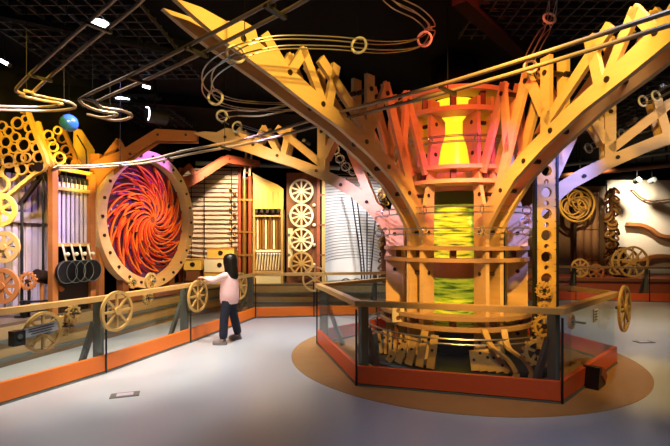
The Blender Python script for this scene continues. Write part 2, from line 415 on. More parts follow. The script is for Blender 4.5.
B1, B2, B3, B4 = Vector((-.45, 9.38, 0)), Vector((.9, 9.6, 0)), Vector((2.3, 10.3, 0)), Vector((3.4, 11.4, 0))
railing('guard_railing', [P3+Vector((.05, .0, 0)), B1, B2, B3, B4], 'glass guard railing with orange kerb across the back, in front of the stacked wheels', 'kerb', 'rail',
        [(B1, (1, 0, 0), (0, 1, 0)), (B2, (1, .3, 0), (-.2, 1, 0)), (B3, (1, .5, 0), (-.5, 1, 0))])
R1, R2, R3, R4 = Vector((4.6, 12.1, 0)), Vector((6.6, 12.0, 0)), Vector((8.4, 11.7, 0)), Vector((10.6, 11.3, 0))
railing('guard_railing', [B4+Vector((.06, .03, 0)), R1, R2, R3, R4], 'distant glass guard railing with dark handrail and red kerb before the bright right wall', 'kerbred', 'raildark',
        [(R2, (1, 0, 0), (0, 1, 0)), (R3, (1, -.2, 0), (0, 1, 0))])
AA = [math.radians(a) for a in (164.5, 224.5, 284.8, 345.0, 404.5, 464.5)]
HA = [math.radians(a) for a in (164.5, 224.5, 284.5, 344.5, 404.5, 464.5)]
HV = [C0+Vector((math.cos(a), math.sin(a), 0))*2.05 for a in HA]
hexr = railing('guard_railing', HV, 'six-sided glass guard railing with red kerb around the tree-like column', 'kerbred', 'rail',
        [(HV[i], Vector((0, 0, 1)).cross(C0-HV[i]), C0-HV[i]) for i in (0, 1, 2, 4, 5)], closed=True, hw=.11)
# ------------------------------------------------------------------ the tree column
tree = thing('tree_column', C0, 'huge tree-shaped wooden column with six spreading lattice arms and a glowing yellow-green core', 'column')
# arm outline in (distance from axis, height)
outer = [(.97, .06), (.97, 1.62), (.99, 1.74), (1.06, 1.84), (1.24, 2.04), (1.52, 2.30), (1.95, 2.55), (2.45, 2.78), (2.9, 2.93), (3.3, 3.08), (3.85, 3.26), (4.08, 3.36), (4.22, 3.43)]
upper = [(4.0, 3.44), (3.78, 3.41), (3.62, 3.47), (3.5, 3.45), (3.46, 3.34), (3.14, 3.23), (2.8, 3.08), (2.5, 2.96), (2.2, 2.84), (1.95, 2.73), (1.6, 2.56), (1.3, 2.36), (1.08, 2.16), (.97, 2.06), (.90, 2.08), (.84, 2.3), (.80, 2.6), (.78, 3.46),
         (.58, 3.46), (.56, 3.28), (.44, 3.22), (.44, 3.04), (.54, 2.86), (.60, 2.66), (.67, 2.4), (.71, 2.2), (.71, .06)]
zig = [((.86, 2.48), (1.3, 3.44), .12), ((1.36, 2.62), (1.27, 3.44), .10), ((1.16, 2.15), (1.70, 3.44), .13), ((1.93, 2.9), (1.66, 3.44), .10), ((1.97, 2.62), (1.97, 3.46), .13),
       ((1.97, 2.80), (2.72, 3.42), .11), ((2.62, 2.92), (2.5, 3.42), .10), ((2.66, 2.95), (2.95, 3.45), .09), ((3.1, 3.18), (2.92, 3.45), .09), ((3.14, 3.16), (3.4, 3.44), .10)]
bolts = [(.84, .35), (.84, 1.2), (.84, 1.72), (.84, 2.2), (1.26, 2.2), (1.66, 2.47), (2.05, 2.7), (2.7, 2.97), (3.12, 3.17), (3.62, 3.32), (.68, 2.75), (.66, 3.15), (1.27, 3.32), (1.68, 3.32), (1.97, 3.3), (2.25, 3.18)]
for ai, a in enumerate(AA):
    d = Vector((math.cos(a), math.sin(a), 0)); nrm = Vector((-d.y, d.x, 0)); uz = Vector((0, 0, 1))
    first = None
    for sgn in (1, -1):
        o = C0+nrm*(.10*sgn)
        k = MB(); k.plate(outer+upper, o, d, uz, .05)
        for p, q, zw in zig:
            k.member(p, q, zw, o, d, uz, .044)
        pl = k.build('arm_plate', 'ply', tree)
        if first is None: first = pl
    for r, z in bolts:
        p = C0+d*r+uz*z
        MB().cyl(p-nrm*.135, p+nrm*.135, .027, n=10).build('bolt', 'bolt', first)
def col_ring(z, r0, r1, m, th=.05, n=72):
    return MB().annulus(C0+Vector((0, 0, z)), (0, 0, 1), r0, r1, th, n).build('collar_ring', m, tree)
def spacers(z0, z1, r, off, m='brown'):
    for i in range(12):
        an = math.radians(off+30*i); p = C0+Vector((math.cos(an), math.sin(an), 0))*r
        MB().box(p+Vector((0, 0, (z0+z1)/2)), (.07, .07, z1-z0)).build('spacer', m, tree)
for z in (2.55, 2.37): col_ring(z, .56, .90, 'ply')
spacers(2.39, 2.53, .76, 14)
for z in (1.52, 1.37): col_ring(z, .74, 1.0, 'drum')
spacers(1.39, 1.5, .86, 14)
for z in (.66, .53): col_ring(z, .80, 1.06, 'drum')
spacers(.55, .64, .95, 14)
for z in (3.56, 3.30): col_ring(z, .52, .84, 'ply', .06)
spacers(3.33, 3.53, .72, 14)
z0 = C0
MB().lathe([(.30, 3.62), (.30, 2.62), (.26, 2.60)][::-1], z0).build('light_tube', 'acrylic_yellow', tree)
MB().lathe([(.37, 2.30), (.37, 2.12)][::-1], z0).build('core_band', 'darkgreen', tree)
MB().lathe([(.355, 2.6), (.355, 2.3)][::-1], z0).build('core_collar', 'ply', tree)
MB().lathe([(.36, 1.36), (.36, 2.13)], z0, 48).build('light_tube', 'acrylic_green', tree)
MB().lathe([(.37, 1.10), (.40, 1.16), (.46, 1.36)], z0).build('core_cone', 'cone', tree)
MB().lathe([(.36, .5), (.36, 1.11)], z0, 48).build('light_tube', 'acrylic_green', tree)
MB().lathe([(.34, 3.6), (.34, CZ)], z0).build('ceiling_collar', 'ceil', tree)
MB().lathe([(.50, .09), (.46, .5), (.3, .52)], z0, 32).build('base_drum', 'black', tree)
MB().lathe([(1.40, .005), (1.40, .07), (1.37, .10)], z0, 64).build('base_disc', 'black', tree)
for px, dd in ((503.5, 5.75), (407.5, 6.1)):
    p = W(px, 300, dd); MB().cyl((p.x, p.y, .09), (p.x, p.y, 1.9), .022, n=12).build('drive_shaft', 'black', tree)
# wire marble tracks wound about the trunk
for zz in (1.70, 1.96, 2.86):
    R = 1.06 if zz < 2.5 else .86
    for dr, dz in ((0, 0), (.07, 0), (0, .07), (.07, .07)):
        MB().ring(C0+Vector((0, 0, zz+dz)), (0, 0, 1), R+dr, .006, 72, 6).build('wire_hoop', 'wire', tree)
    for i in range(10):
        an = 2*PI*i/10+.35; d = Vector((math.cos(an), math.sin(an), 0))
        MB().ring(C0+d*(R+.035)+Vector((0, 0, zz+.035)), Vector((-d.y, d.x, 0)), .055, .008, 16, 6).build('wire_clip', 'chrome', tree)
for zz in (.40, .46):
    MB().ring(C0+Vector((0, 0, zz)), (0, 0, 1), 1.25, .012, 72, 6).build('wire_hoop', 'wire', tree)
for i in range(8):
    an = 2*PI*i/8+.2; d = Vector((math.cos(an), math.sin(an), 0))
    MB().cyl(C0+d*1.25+Vector((0, 0, .14)), C0+d*1.25+Vector((0, 0, .47)), .012, n=8).build('track_leg', 'steel', tree)
# ------------------------------------------------------------------ wooden chime fans inside the hexagon
def chime(p0, p1, hs, lean, side, label, wd=.09):
    """planks side by side from p0 to p1 (heights hs), tipped back and sideways"""
    p0, p1 = Vector(p0), Vector(p1); t = thing('wooden_chime', (p0+p1)/2, label, 'chime', 'slatted wooden chimes at the foot of the column')
    u = (p1-p0).normalized(); back = Vector((0, 0, 1)).cross(u); n = len(hs)
    for i, L in enumerate(hs):
        f = i/(n-1); c = p0.lerp(p1, f)+Vector((0, 0, .012)); tip = c+back*lean*L+Vector((0, 0, L))+u*side[0]*(1-f)+u*side[1]*f
        MB().bar(c, tip, wd, .026, up=back).build('slat', 'gold', t)
        for q in ((.7,) if i % 2 else (.55,)):
            m_ = c.lerp(tip, q); MB().cyl(m_-back*.025, m_+back*.02, .016, n=8).build('peg', 'bolt', t)
    MB().bar(p0+Vector((0, 0, .018))+back*.04, p1+Vector((0, 0, .018))+back*.04, .04, .036).build('foot_bar', 'black', t)
BZ = .10
chime((.62, 5.85, BZ), (.98, 5.55, BZ), (.24, .28, .3, .3, .28, .26, .24, .2), .5, (-.12, .02), 'row of slim wooden chime slats near the left front corner of the six-sided railing', .035)
chime((.66, 5.46, BZ), (1.12, 5.14, BZ), (.12, .24, .34, .42, .38), .25, (.08, .02), 'stepped fan of bolted wooden slats behind the red front kerb, left of its middle', .09)
chime((1.62, 5.05, BZ), (1.98, 4.98, BZ), (.22, .28, .28, .22, .14), .35, (-.02, -.12), 'fan of bolted wooden slats behind the red front kerb, right of its middle', .085)
for j, (q, nm) in enumerate((((500, 333), 'left'), ((516, 333), 'right'))):
    pts = spline([W(q[0]-16+4*j, 330, 5.2), W(q[0]-8, 347, 5.05), W(q[0]+8, 360, 4.95), W(q[0]+16, 374, 4.9), W(q[0]+13, 384, 4.9)], 8)
    pts[-1].z = .005
    tag(MB().tube(pts, .03, flat=(.07, .03)).build('bent_strip', 'gold'), 'bent S-shaped wooden strip right of the front chimes, %s one of the pair' % nm, 'wood strip', 'bent wooden strips at the column foot')
t = thing('holed_bracket', W(398, 318, 5.75), 'pale wooden bracket with round holes low behind the left railing corner of the column', 'bracket')
f = frame(W(398, 318, 5.75), (1, .2, 0))
def holed(mb, cells, wd, th, R):
    """vertical strip of square cells each with a round hole; cells=[(zc, half height, r)] in frame mb.M (plane xz)"""
    n = 32
    for zc, hh, r in cells:
        vs = []
        for y in (-th/2, th/2):
            for i in range(n):
                an = 2*PI*(i+.5)/n; c, s_ = math.cos(an), math.sin(an); q = max(abs(c)/(wd/2), abs(s_)/hh)
                vs += [(c*r, y, zc+s_*r), (c/q, y, zc+s_/q)]
        # snap outline to the corners
        for b in (0, 2*n):
            for i in range(n):
                p = vs[b+2*i+1]
                if abs(abs(p[0])-wd/2) < wd*.13 and abs(abs(p[2]-zc)-hh) < hh*.22:
                    vs[b+2*i+1] = (math.copysign(wd/2, p[0]), p[1], zc+math.copysign(hh, p[2]-zc))
        fs = []
        for i in range(n):
            j = (i+1) % n
            fs += [(2*i, 2*i+1, 2*j+1, 2*j), (2*n+2*i, 2*n+2*j, 2*n+2*j+1, 2*n+2*i+1), (2*i, 2*j, 2*n+2*j, 2*n+2*i), (2*i+1, 2*n+2*i+1, 2*n+2*j+1, 2*j+1)]
        mb.add(vs, fs)
k = MB(f); holed(k, [(0, .05, .032), (.1, .05, .032)], .16, .03, 0); k.build('bracket_plate', 'cream', t)
MB(f).box((0, .08, -.32), (.05, .05, .55)).build('bracket_foot', 'brown', t)
MB(f).box((0, .04, .0), (.06, .08, .06)).build('bracket_arm', 'brown', t)
# ------------------------------------------------------------------ tall holed post with gears
px_ = W(545.5, 242, 5.3).x; fr = frame((px_, 5.3, 0), (1, 0, 0))
t = thing('holed_post', (px_, 5.3, 0), 'tall flat post pierced by round holes standing right of the column', 'post')
k = MB(fr); cells = []; z = .36
big = [1.04, 1.41, 1.70, 1.98, 2.22, 2.5]
zs = [.62, .9]+[1.16+i*.26 for i in range(7)]
for i, zc in enumerate(zs): cells.append((zc, .09 if False else .08, .066)); 
cs = []; lo = .0
for i, zc in enumerate(zs):
    cs.append((zc, .085, .064))
    if i+1 < len(zs):
        m0 = zc+.085; m1 = zs[i+1]-.085; cs.append(((m0+m1)/2, (m1-m0)/2, min(.03, (m1-m0)*.36)))
holed(k, cs, .23, .05, 0); k.box((0, 0, .27), (.23, .05, .53)); k.box((0, 0, 2.86), (.23, .05, .12))
k.build('post_plate', 'gold', t)
for sx in (-1, 1): MB(fr).box((sx*.13, 0, 1.45), (.028, .07, 2.9)).build('side_strip', 'black', t)
for py, R, nt, nm in ((290, .105, 14, 'top'), (308, .085, 12, 'middle'), (326, .15, 16, 'bottom')):
    c = W(543.5, py, 5.22); gear('cog', (c.x, 5.21, c.z), (0, 1, 0), R, nt, '%s golden toothed gear of the three on the holed post right of the column' % nm, 'gear', 'gears on the holed post', stub=.06)
tag(MB().box((W(562, 250, 5.6).x, 5.62, .7), (.24, .03, 1.4)).build('acrylic_panel', 'acrylic'), 'clear upright acrylic panel just right of the holed post', 'panel')
t = gear('cog', W(538, 352, 4.85), (.2, 1, 0), .17, 14, 'wooden gear leaning low inside the right front corner of the red kerb', 'gear')
for o in t.children: pass
# ------------------------------------------------------------------ hexagon wheel, sign, wedge
v3 = HV[3]; dR = (HV[3]-HV[2]).normalized(); nR = Vector((dR.y, -dR.x, 0))
hand_wheel(v3+nR*.12-dR*.05+Vector((0, 0, .74)), -nR, .3, 8, 'golden spoked hand wheel on the right corner of the six-sided railing', stub=.1)
sg = HV[2].lerp(HV[3], .55); sg = sg-nR*.02
t = thing('notice_sign', sg+Vector((0, 0, .62)), 'small white notice on the glass of the six-sided railing, right side', 'sign')
fs_ = frame(sg+nR*.035+Vector((0, 0, .74)), dR)
MB(fs_).box((0, 0, 0), (.15, .012, .15)).build('sign_board', 'paper', t)
for i in range(4): MB(fs_).box((-.01*(i % 2), -.008, .05-.032*i), (.11-.02*(i % 2), .004, .012)).build('text_line', 'ink', t)
for o in t.children: pass
c = HV[2].lerp(HV[3], .42)-nR*.16+Vector((0, 0, .68)); gear('cog', c, nR, .09, 12, 'small golden gear inside the glass beside the white notice', 'gear', stub=.15)
t = thing('floor_lamp_wedge', W(590, 386, 4.9)*1, 'dark wedge-shaped floor lamp on the tan floor circle by the right side railing', 'floor lamp')
g0 = W(594, 386, 4.85); g0.z = 0.004; fw = frame(g0, dR)
k = MB(fw); k.plate([(-.14, 0), (.14, 0), (.14, .05), (-.02, .23), (-.09, .23)], (0, 0, 0), (1, 0, 0), (0, 0, 1), .16); k.build('housing', 'bolt', t)
MB(fw).bar((.0, -.085, .18), (.13, -.085, .06), .1, .012, up=(0, 1, 0)).build('lens', 'redwood', t)
MB(fw).cyl((.2, .0, .04), (.2, .08, .04), .04, n=14).build('foot_wheel', 'bolt', t)
MB(fw).bar((.1, .04, .04), (.2, .04, .04), .03, .02).build('foot_arm', 'bolt', t)
# floor boxes
def socket(c, label, rot=.2):
    c.z = 0; t = thing('floor_socket', c, label, 'floor socket', 'flush floor sockets'); f = frame(c, (math.cos(rot), math.sin(rot), 0))
    MB(f).box((0, 0, .003), (.28, .15, .006)).build('frame', 'steel', t)
    MB(f).box((0, 0, .006), (.16, .09, .008)).build('cover', 'pipe', t)
socket(W(125, 395, 1.6*FP/(395-HY)), 'flush grey floor socket plate on the pale floor at lower left', .35)
socket(W(644, 342, 1.6*FP/(342-HY)), 'flush grey floor socket plate on the floor at far right', .1)
# ------------------------------------------------------------------ left railing wheels
nL = Vector((-.953, .3, 0))   # from the visitors towards the left wall
def on_rail(px, py, a, b, off):
    k = (px-335)/FP; a = a+nL*off; b = b+nL*off; s = (k*a.y-a.x)/((b-a).x-k*(b-a).y); p = a.lerp(b, s); p.z = H+(HY-py)/FP*p.y; return p
hand_wheel(on_rail(43, 332, P0, P1, .12), -nL, .225, 8, 'golden spoked wheel behind the glass with a grey plaque across it, lower left', stub=.1)
hand_wheel(on_rail(117, 311, P1, P2, -.1), nL, .25, 8, 'largest golden hand wheel on the left railing, in front of its dark post', stub=.1)
hand_wheel(on_rail(198, 296, P2, P3, -.1), nL, .26, 8, 'golden hand wheel at the left railing that the girl reaches for', stub=.1)
hand_wheel(on_rail(240, 286, P2, P3, -.02), nL, .27, 8, 'golden hand wheel on the railing corner just right of the girl', stub=.08)
gear('cog', on_rail(65, 325, P0, P1, .16), -nL, .13, 12, 'small golden gear half hidden behind the wheel with the plaque', 'gear', stub=.14)
gear('cog', on_rail(73, 313, P0, P1, .13), -nL, .1, 12, 'smallest golden gear under the left handrail, above right of the plaque wheel', 'gear', stub=.11)
gear('cog', on_rail(133, 283, P1, P2, .05), -nL, .075, 10, 'small golden gear on top of the left handrail below the red disc', 'gear', stub=.03)
gear('cog', on_rail(148, 298, P1, P2, .1), -nL, .1, 12, 'golden gear hanging under the left handrail below the red disc', 'gear', stub=.1)
hand_wheel(on_rail(151, 281, P1, P2, .1), -nL, .12, 8, 'small spoked wheel peeking over the left handrail below the red disc', stub=.08)
hand_wheel(W(315, 279, 9.25), (0, 1, 0), .27, 6, 'golden spoked wheel on the back railing where the handrails meet', stub=.06)
c = on_rail(41, 329, P0, P1, .03); d_ = (P1-P0).normalized()
t = thing('plaque', c-Vector((0, 0, .06)), 'tilted grey-blue caption plaque across the spoked wheel at lower left', 'plaque')
fp_ = frame(c, d_) @ Matrix.Rotation(math.radians(-4), 4, 'Y')
MB(fp_).box((0, 0, 0), (.36, .02, .1)).build('plaque_board', 'plaque', t)
for i in range(3): MB(fp_).box((0, -.012, .025-.026*i), (.27-.05*(i == 2), .004, .01)).build('text_line', 'ink', t)
t = thing('control_box', on_rail(17, 338, P0, P1, .06)-Vector((0, 0, .07)), 'small black control box left of the grey plaque', 'box')
c = on_rail(17, 338, P0, P1, .06); fc = frame(c, d_)
MB(fc).box((0, 0, 0), (.11, .1, .15)).build('housing', 'black', t); MB(fc).cyl((0, -.06, .02), (0, -.04, .02), .025, n=14).build('button', 'steel', t)
# ------------------------------------------------------------------ big spiral disc on the left
t = thing('spiral_disc', LW @ Vector((0, 0, PH)), 'giant round golden frame filled with layered red and orange spirals on the left', 'kinetic disc')
DC = Vector((.0, 0, 2.02)); 
fd = LW @ Matrix.Translation(DC) @ Matrix.Scale(1.0, 4)
ringo = MB(fd).annulus((0, 0, 0), (0, 1, 0), 1.10, 1.29, .16, 96).build('ring_frame', 'ply', t)
for i in range(24):
    an = 2*PI*i/24; p = Vector((math.cos(an)*1.195, 0, math.sin(an)*1.195))
    MB(fd).cyl(p+Vector((0, -.1, 0)), p+Vector((0, 0, 0)), .027, n=10).build('bolt', 'bolt', ringo)
MB(fd).cyl((0, .1, 0), (0, .16, 0), 1.2, n=72).build('back_disc', 'violetboard', t)
def spirals(n, r0, r1, sweep, y, ph, m, wd, nm):
    k = MB(fd)
    for i in range(n):
        pts = []
        for j in range(17):
            f = j/16; r = r0+(r1-r0)*f; an = ph+2*PI*i/n+sweep*(f**.8); pts.append((math.cos(an)*r, y, math.sin(an)*r))
        k.tube(pts, .02, flat=(wd, .03), up=(0, 1, 0))
    return k.build(nm, m, t)
def petals(n, r0, r1, wbase, skew, y, ph, m, wd):
    r0, r1 = r0*1.05, r1*1.05
    """pointed petals: two arcs from the inner circle meeting at a tip"""
    k = MB(fd)
    for i in range(n):
        for sg in (-1, 1):
            pts = []
            for j in range(13):
                f = j/12; an = ph+2*PI*i/n+skew*f+sg*wbase*(1-f**1.6); r = r0+(r1-r0)*f; pts.append((math.cos(an)*r, y+.004*sg, math.sin(an)*r))
            k.tube(pts, .02, flat=(wd, .028), up=(0, 1, 0))
    return k.build('spiral_layer', m, t)
petals(16, .64, 1.03, .20, .62, .065, .0, 'crimson', .018)
petals(14, .54, .98, .20, .75, .03, .2, 'orange', .02)
petals(14, .40, .82, .22, .75, .0, .1, 'red', .02)
petals(12, .32, .66, .24, .7, -.03, .3, 'orange', .02)
spirals(14, .06, .54, 1.25, -.055, .12, 'red', .028, 'spiral_layer')
spirals(14, .06, .48, 1.25, -.07, .17, 'orange', .018, 'spiral_layer')
MB(fd).cyl((0, -.08, 0), (0, .1, 0), .075, n=20).build('hub', 'redwood', t)
for sx in (-.62, .62): MB(LW).box((sx, .04, (PH+1.02)/2), (.14, .14, 1.02-PH)).build('stand', 'brown', t)
MB(LW).box((0, .05, PH+.06), (1.7, .3, .12)).build('stand_base', 'brown', t)
# pale beads put in as the glints behind the spirals
for i in range(46):
    an = random.uniform(0, 2*PI); r = random.uniform(.62, .97)
    MB(fd).ball((math.cos(an)*r, .085, math.sin(an)*r), .022, 6).build('glint_bead', 'pipe', t)
# ------------------------------------------------------------------ wall posts with roof arms
def wall_post(p, q, zt, label, m='orangewood', wid=.16, rise=None):
    """post from the platform at p; an arched pair of planks reaching q"""
    p, q = Vector(p), Vector(q); t = thing('arched_post', (p.x, p.y, PH), label, 'post')
    MB().box((p.x, p.y, (PH+zt)/2), (wid, wid, zt-PH)).build('post', m, t)
    d = Vector((q.x-p.x, q.y-p.y, 0)); L = d.length; d.normalize(); nn = Vector((-d.y, d.x, 0)); z1 = q.z
    low = [(-.05, zt-.75), (L*.1, zt-.38), (L*.28, zt-.12), (L*.6, z1-.22+.05), (L, z1-.16)]
    up = [(L, z1), (L*.6, z1+.02), (L*.25, zt+.05), (0, zt-.12), (-.05, zt-.2)]
    for s_ in (.1, -.1):
        MB().plate(low+up, Vector((p.x, p.y, 0))+nn*s_, d, (0, 0, 1), .04).build('arm_plate', m, t)
    MB().member((L*.02, zt-.2), (L*.22, zt+.25), .1, Vector((p.x, p.y, 0)), d, (0, 0, 1), .05).build('strut', m, t)
    MB().member((L*.3, zt-.05), (L*.2, zt+.25), .1, Vector((p.x, p.y, 0)), d, (0, 0, 1), .05).build('strut', m, t)
    for f, z in ((.12, zt-.2), (.35, zt-.0), (.62, z1-.08), (.9, z1-.07)):
        b = Vector((p.x, p.y, z))+d*L*f; MB().cyl(b-nn*.14, b+nn*.14, .022, n=10).build('bolt', 'bolt', t)
    return t
pa = LW @ Vector((LS(97, .1), .1, 0))
wall_post(pa, C0+Vector((math.cos(HA[0]), math.sin(HA[0]), 0))*4.22+Vector((0, 0, 3.46)), 3.05, 'orange-brown wall post left of the spiral disc carrying an arched beam')
pb_ = LW @ Vector((LS(168, .32), .32, 0))
wall_post(pb_, Vector((-1.95, 10.95, 3.62)), 3.05, 'red-brown wall post behind the spiral disc with a beam rising to the right', 'redwood', .2)
# ------------------------------------------------------------------ pipe frame on the left wall
s0, s1 = LS(53, -.05), LS(91, -.05); zt = 2.68
t = thing('pipe_frame', LW @ Vector(((s0+s1)/2, -.05, PH)), 'orange frame of upright violet pipes left of the spiral disc', 'pipe rack')
for s_ in (s0, s1): MB(LW).box((s_, -.05, (PH+zt)/2), (.09, .09, zt-PH)).build('frame_post', 'orangewood', t)
for z in (zt, 2.39, 1.56): MB(LW).box(((s0+s1)/2, -.05, z), (s1-s0, .06, .05)).build('crossbar', 'gold', t)
for i in range(8):
    s_ = s0+(s1-s0)*(i+.8)/8.6
    MB(LW).cyl((s_, .0, 1.54), (s_, .0, 2.56), .025, n=14).build('pipe', 'pipe', t)
    MB(LW).box((s_, -.02, 2.54), (.04, .06, .1)).build('clip', 'black', t)
MB(LW).box(((s0+s1)/2, -.02, .9), (s1-s0, .05, .7)).build('lower_panel', 'bolt', t)
for i in range(4):
    s_ = s0+(s1-s0)*(i+.75)/4.5; z = 1.16
    g = thing('hanging_gong', LW @ Vector((s_, -.2, z-.17)), '%s of the four black gongs hanging under the violet pipes' % ('leftmost', 'second from left', 'third from left', 'rightmost')[i], 'gong', 'black gongs under the violet pipes')
    MB(LW).cyl((s_, -.2, z), (s_, -.15, z), .17, n=28).build('gong_plate', 'black', g)
    MB(LW).ring((s_, -.2, z), (0, 1, 0), .165, .005, 32, 6).build('gong_rim', 'steel', g)
    MB(LW).cyl((s_, -.18, z+.14), (s_, -.1, 1.56), .014, n=8).build('hanger', 'cream', g)
    MB(LW).ball((s_, -.2, z+.26), .03, 8).build('knob', 'cream', g)
# pale boarded wall panels behind
sA, sB = LS(-8, .8), LS(52, .8)
t = thing('wall_boards', LW @ Vector(((sA+sB)/2, .85, PH)), 'pale violet vertical boards on the wall behind the yellow ring arms', 'wall panel')
nb = 9
for i in range(nb):
    s_ = sA+(sB-sA)*(i+.5)/nb; MB(LW).box((s_, .88, 1.6), ((sB-sA)/nb-.03, .08, 2.1)).build('board', 'boardwall', t)
MB(LW).box(((sA+sB)/2, .85, 1.98), (sB-sA, .16, .16)).build('cross_board', 'boardwall', t)
MB(LW).box(((sA+sB)/2, .915, 1.6), (sB-sA, .02, 2.1)).build('backing', 'black', t)
yp = [LP(74, 168, .75), LP(74, 128, .75), LP(81, 130, .75), LP(94, 150, .75), LP(94, 168, .75)]  # yellow light on the wall, put in as a coloured board
t = thing('lit_wall_patch', LW @ Vector((yp[0].x, .75, yp[0].z)), 'slanted yellow board painted as the yellow-lit wall above the violet pipes', 'wall panel')
k = MB(LW); k.plate([(p.x, p.z) for p in yp], (0, .75, 0), (1, 0, 0), (0, 0, 1), .03); k.build('panel', 'yellow', t)
MB(LW).tube([(p.x, .72, p.z) for p in (LP(77, 135, .72), LP(86, 150, .72), LP(87, 168, .72))], .012).build('cable', 'bolt', t)
for s_ in (yp[0].x+.1, yp[3].x-.1): MB(LW).box((s_, .85, yp[0].z+.2), (.06, .18, .06)).build('wall_bracket', 'brown', t)
# ------------------------------------------------------------------ yellow ring arms at far left
def ringset(name, label, outline, rings, d, pole_px, pole_py, wd=.07, m='yellow', foot=None):
    t = thing(name, W(pole_px, pole_py, d), label, 'lattice arm')
    k = MB(); pts = [W(x, y, d) for x, y in outline]; k.tube(pts, .03, flat=(.05, wd), up=(0, 1, 0)); k.build('arm_band', m, t)
    for (x, y, r) in rings:
        c = W(x, y, d); R = r/FP*d
        MB().annulus(c+Vector((0, random.uniform(-.02, .02), 0)), (0, 1, 0), R*.78, R*1.04, .03, 28).build('ring', m, t)
    return t
R1_ = [(17, 123, 6), (8, 131, 5), (16, 137, 5), (6, 142, 6), (24, 145, 7), (4, 151, 5), (13, 148, 5), (33, 137, 6), (30, 128, 5), (37, 148, 5), (9, 161, 7), (20, 158, 6), (10, 172, 9), (1, 184, 9), (27, 158, 5),
       (39, 157, 6), (22, 169, 6), (2, 126, 5), (31, 168, 5), (25, 119, 4), (-4, 136, 6), (-5, 160, 7)]
t = ringset('ring_lattice', 'yellow triangular arm packed with rings at the far left edge', [(22, 112), (28, 111), (33, 126), (39, 142), (45, 156), (47, 164), (43, 170), (35, 174), (25, 182), (12, 193), (2, 200)], R1_, 6.35, 43, 168)
po = W(43, 168, 6.41)
MB().cyl((po.x, po.y, PH-.01), (po.x, po.y, po.z+.02), .014, n=12).build('support_pole', 'black', t)
MB().cyl((po.x, 6.31, po.z), (po.x, 6.47, po.z), .07, n=20).build('pivot', 'bolt', t)
for a, b in (((42, 175), (20, 205)), ((45, 172), (52, 190)), ((40, 180), (30, 160))):
    MB().bar(W(a[0], a[1], 6.41), W(b[0], b[1], 6.41), .05, .06, up=(0, 1, 0)).build('linkage', 'bolt', t)
t = ringset('ring_lattice', 'narrow yellow arm with rings rising left of the yellow-lit wall patch', [(38, 122), (43, 138), (49, 153), (53, 164), (50, 172)], [(48, 135, 5), (54, 147, 5), (57, 130, 4), (59, 158, 6), (51, 141, 4)], 6.5, 52, 168, .06)
po = W(52, 168, 6.55); MB().cyl((po.x, po.y, PH-.01), (po.x, po.y, po.z), .012, n=12).build('support_pole', 'black', t)
t = ringset('ring_lattice', 'dark slatted arm with small rings just below the blue ball', [(63, 128), (68, 140), (74, 153), (79, 166), (74, 172)], [(62, 138, 5), (66, 150, 5), (61, 155, 4), (70, 162, 6), (62, 166, 5), (77, 164, 5), (57, 171, 4)], 6.75, 66, 168, .05, 'brass')
po = W(66, 168, 6.83); MB().cyl((po.x, po.y, PH-.01), (po.x, po.y, po.z), .012, n=12).build('support_pole', 'black', t)
# wheels at the far left edge on one pole
po = W(14, 290, 5.95); t = thing('wheel_pole', (po.x, po.y, PH), 'slim black pole carrying wheels at the far left edge', 'pole')
po.y = 6.1
MB().cyl((po.x, po.y, PH-.005), (po.x, po.y, 2.15), .02, n=10).build('pole', 'black', t); MB().cyl((po.x, po.y, PH-.002), (po.x, po.y, PH+.03), .09, n=20).build('pole_base', 'black', t)
for px, py, r, ns, nm, mm in ((0, 210, 17, 6, 'highest yellow wheel on the black pole at the far left edge', 'yellow'), (4, 247, 16, 7, 'middle golden wheel on the black pole at the far left edge', 'gold'), (2, 286, 18, 8, 'lowest brown wooden wheel on the black pole at the far left edge', 'orangewood')):
    c = W(px, py, 5.95); hand_wheel(c, (0, 1, 0), r/FP*5.95, ns, nm, 'wheel', 'wheels at the far left edge', .0, mm, .06, 'flywheel')
    MB().cyl(c, (po.x, po.y, c.z), .015, n=8).build('wheel_arm', 'black', t)
gear('cog', W(28, 281, 6.05), (0, 1, 0), .13, 14, 'brown toothed gear above the left handrail between wooden wheel and spotlight', 'gear', m='orangewood')
q = W(28, 281, 6.1); tag(MB().cyl((q.x, 6.12, PH-.01), (q.x, 6.12, q.z), .02, n=10).cyl((q.x, 6.06, q.z), (q.x, 6.14, q.z), .02, n=10).build('gear_stand', 'black'), 'short black stand under the brown gear at far left', 'stand')
q = W(42, 277, 6.4); t = thing('stage_spotlight', (q.x, q.y, PH), 'dark round spotlight on an orange stand in front of the violet pipes', 'spotlight')
MB().cyl(q+Vector((-.02, -.1, .03)), q+Vector((.03, .12, -.03)), .095, n=24).build('lamp_can', 'bolt', t); MB().cyl((q.x, q.y, PH-.005), (q.x, q.y, q.z-.05), .03, n=12).build('stand_pole', 'orangewood', t)
MB().bar(q+Vector((.12, 0, 0)), q+Vector((.3, 0, -.2)), .06, .05).build('side_arm', 'orangewood', t)
MB().bar(q+Vector((.0, .02, -.06)), q+Vector((.14, 0, .02)), .04, .03).build('bracket', 'bolt', t)
a, b = W(20, 287, 6.0), W(96, 287, 7.0); z = .8
tag(MB().bar((a.x, a.y, PH+.1), (b.x, b.y, PH+.1), .12, .05).bar((a.x, a.y, PH+.22), (b.x, b.y, PH+.16), .03, .03).box((a.x+.02, a.y+.05, PH+.12), (.06, .06, .24)).box((b.x, b.y, PH+.09), (.06, .06, .18)).build('machine_beam', 'black'), 'low black machine beam lying on the platform under the gongs', 'beam')
# blue ball
c = W(69, 123, 5.9)
t = thing('hanging_ball', c, 'glossy blue ball with a green band hanging at upper left', 'ball')
MB().ball(c, .115, 16).build('ball', 'ball', t)
MB().cyl(c+Vector((0, 0, .1)), (c.x, c.y, CZ), .006, n=6).build('hanging_wire', 'matteblack', t)
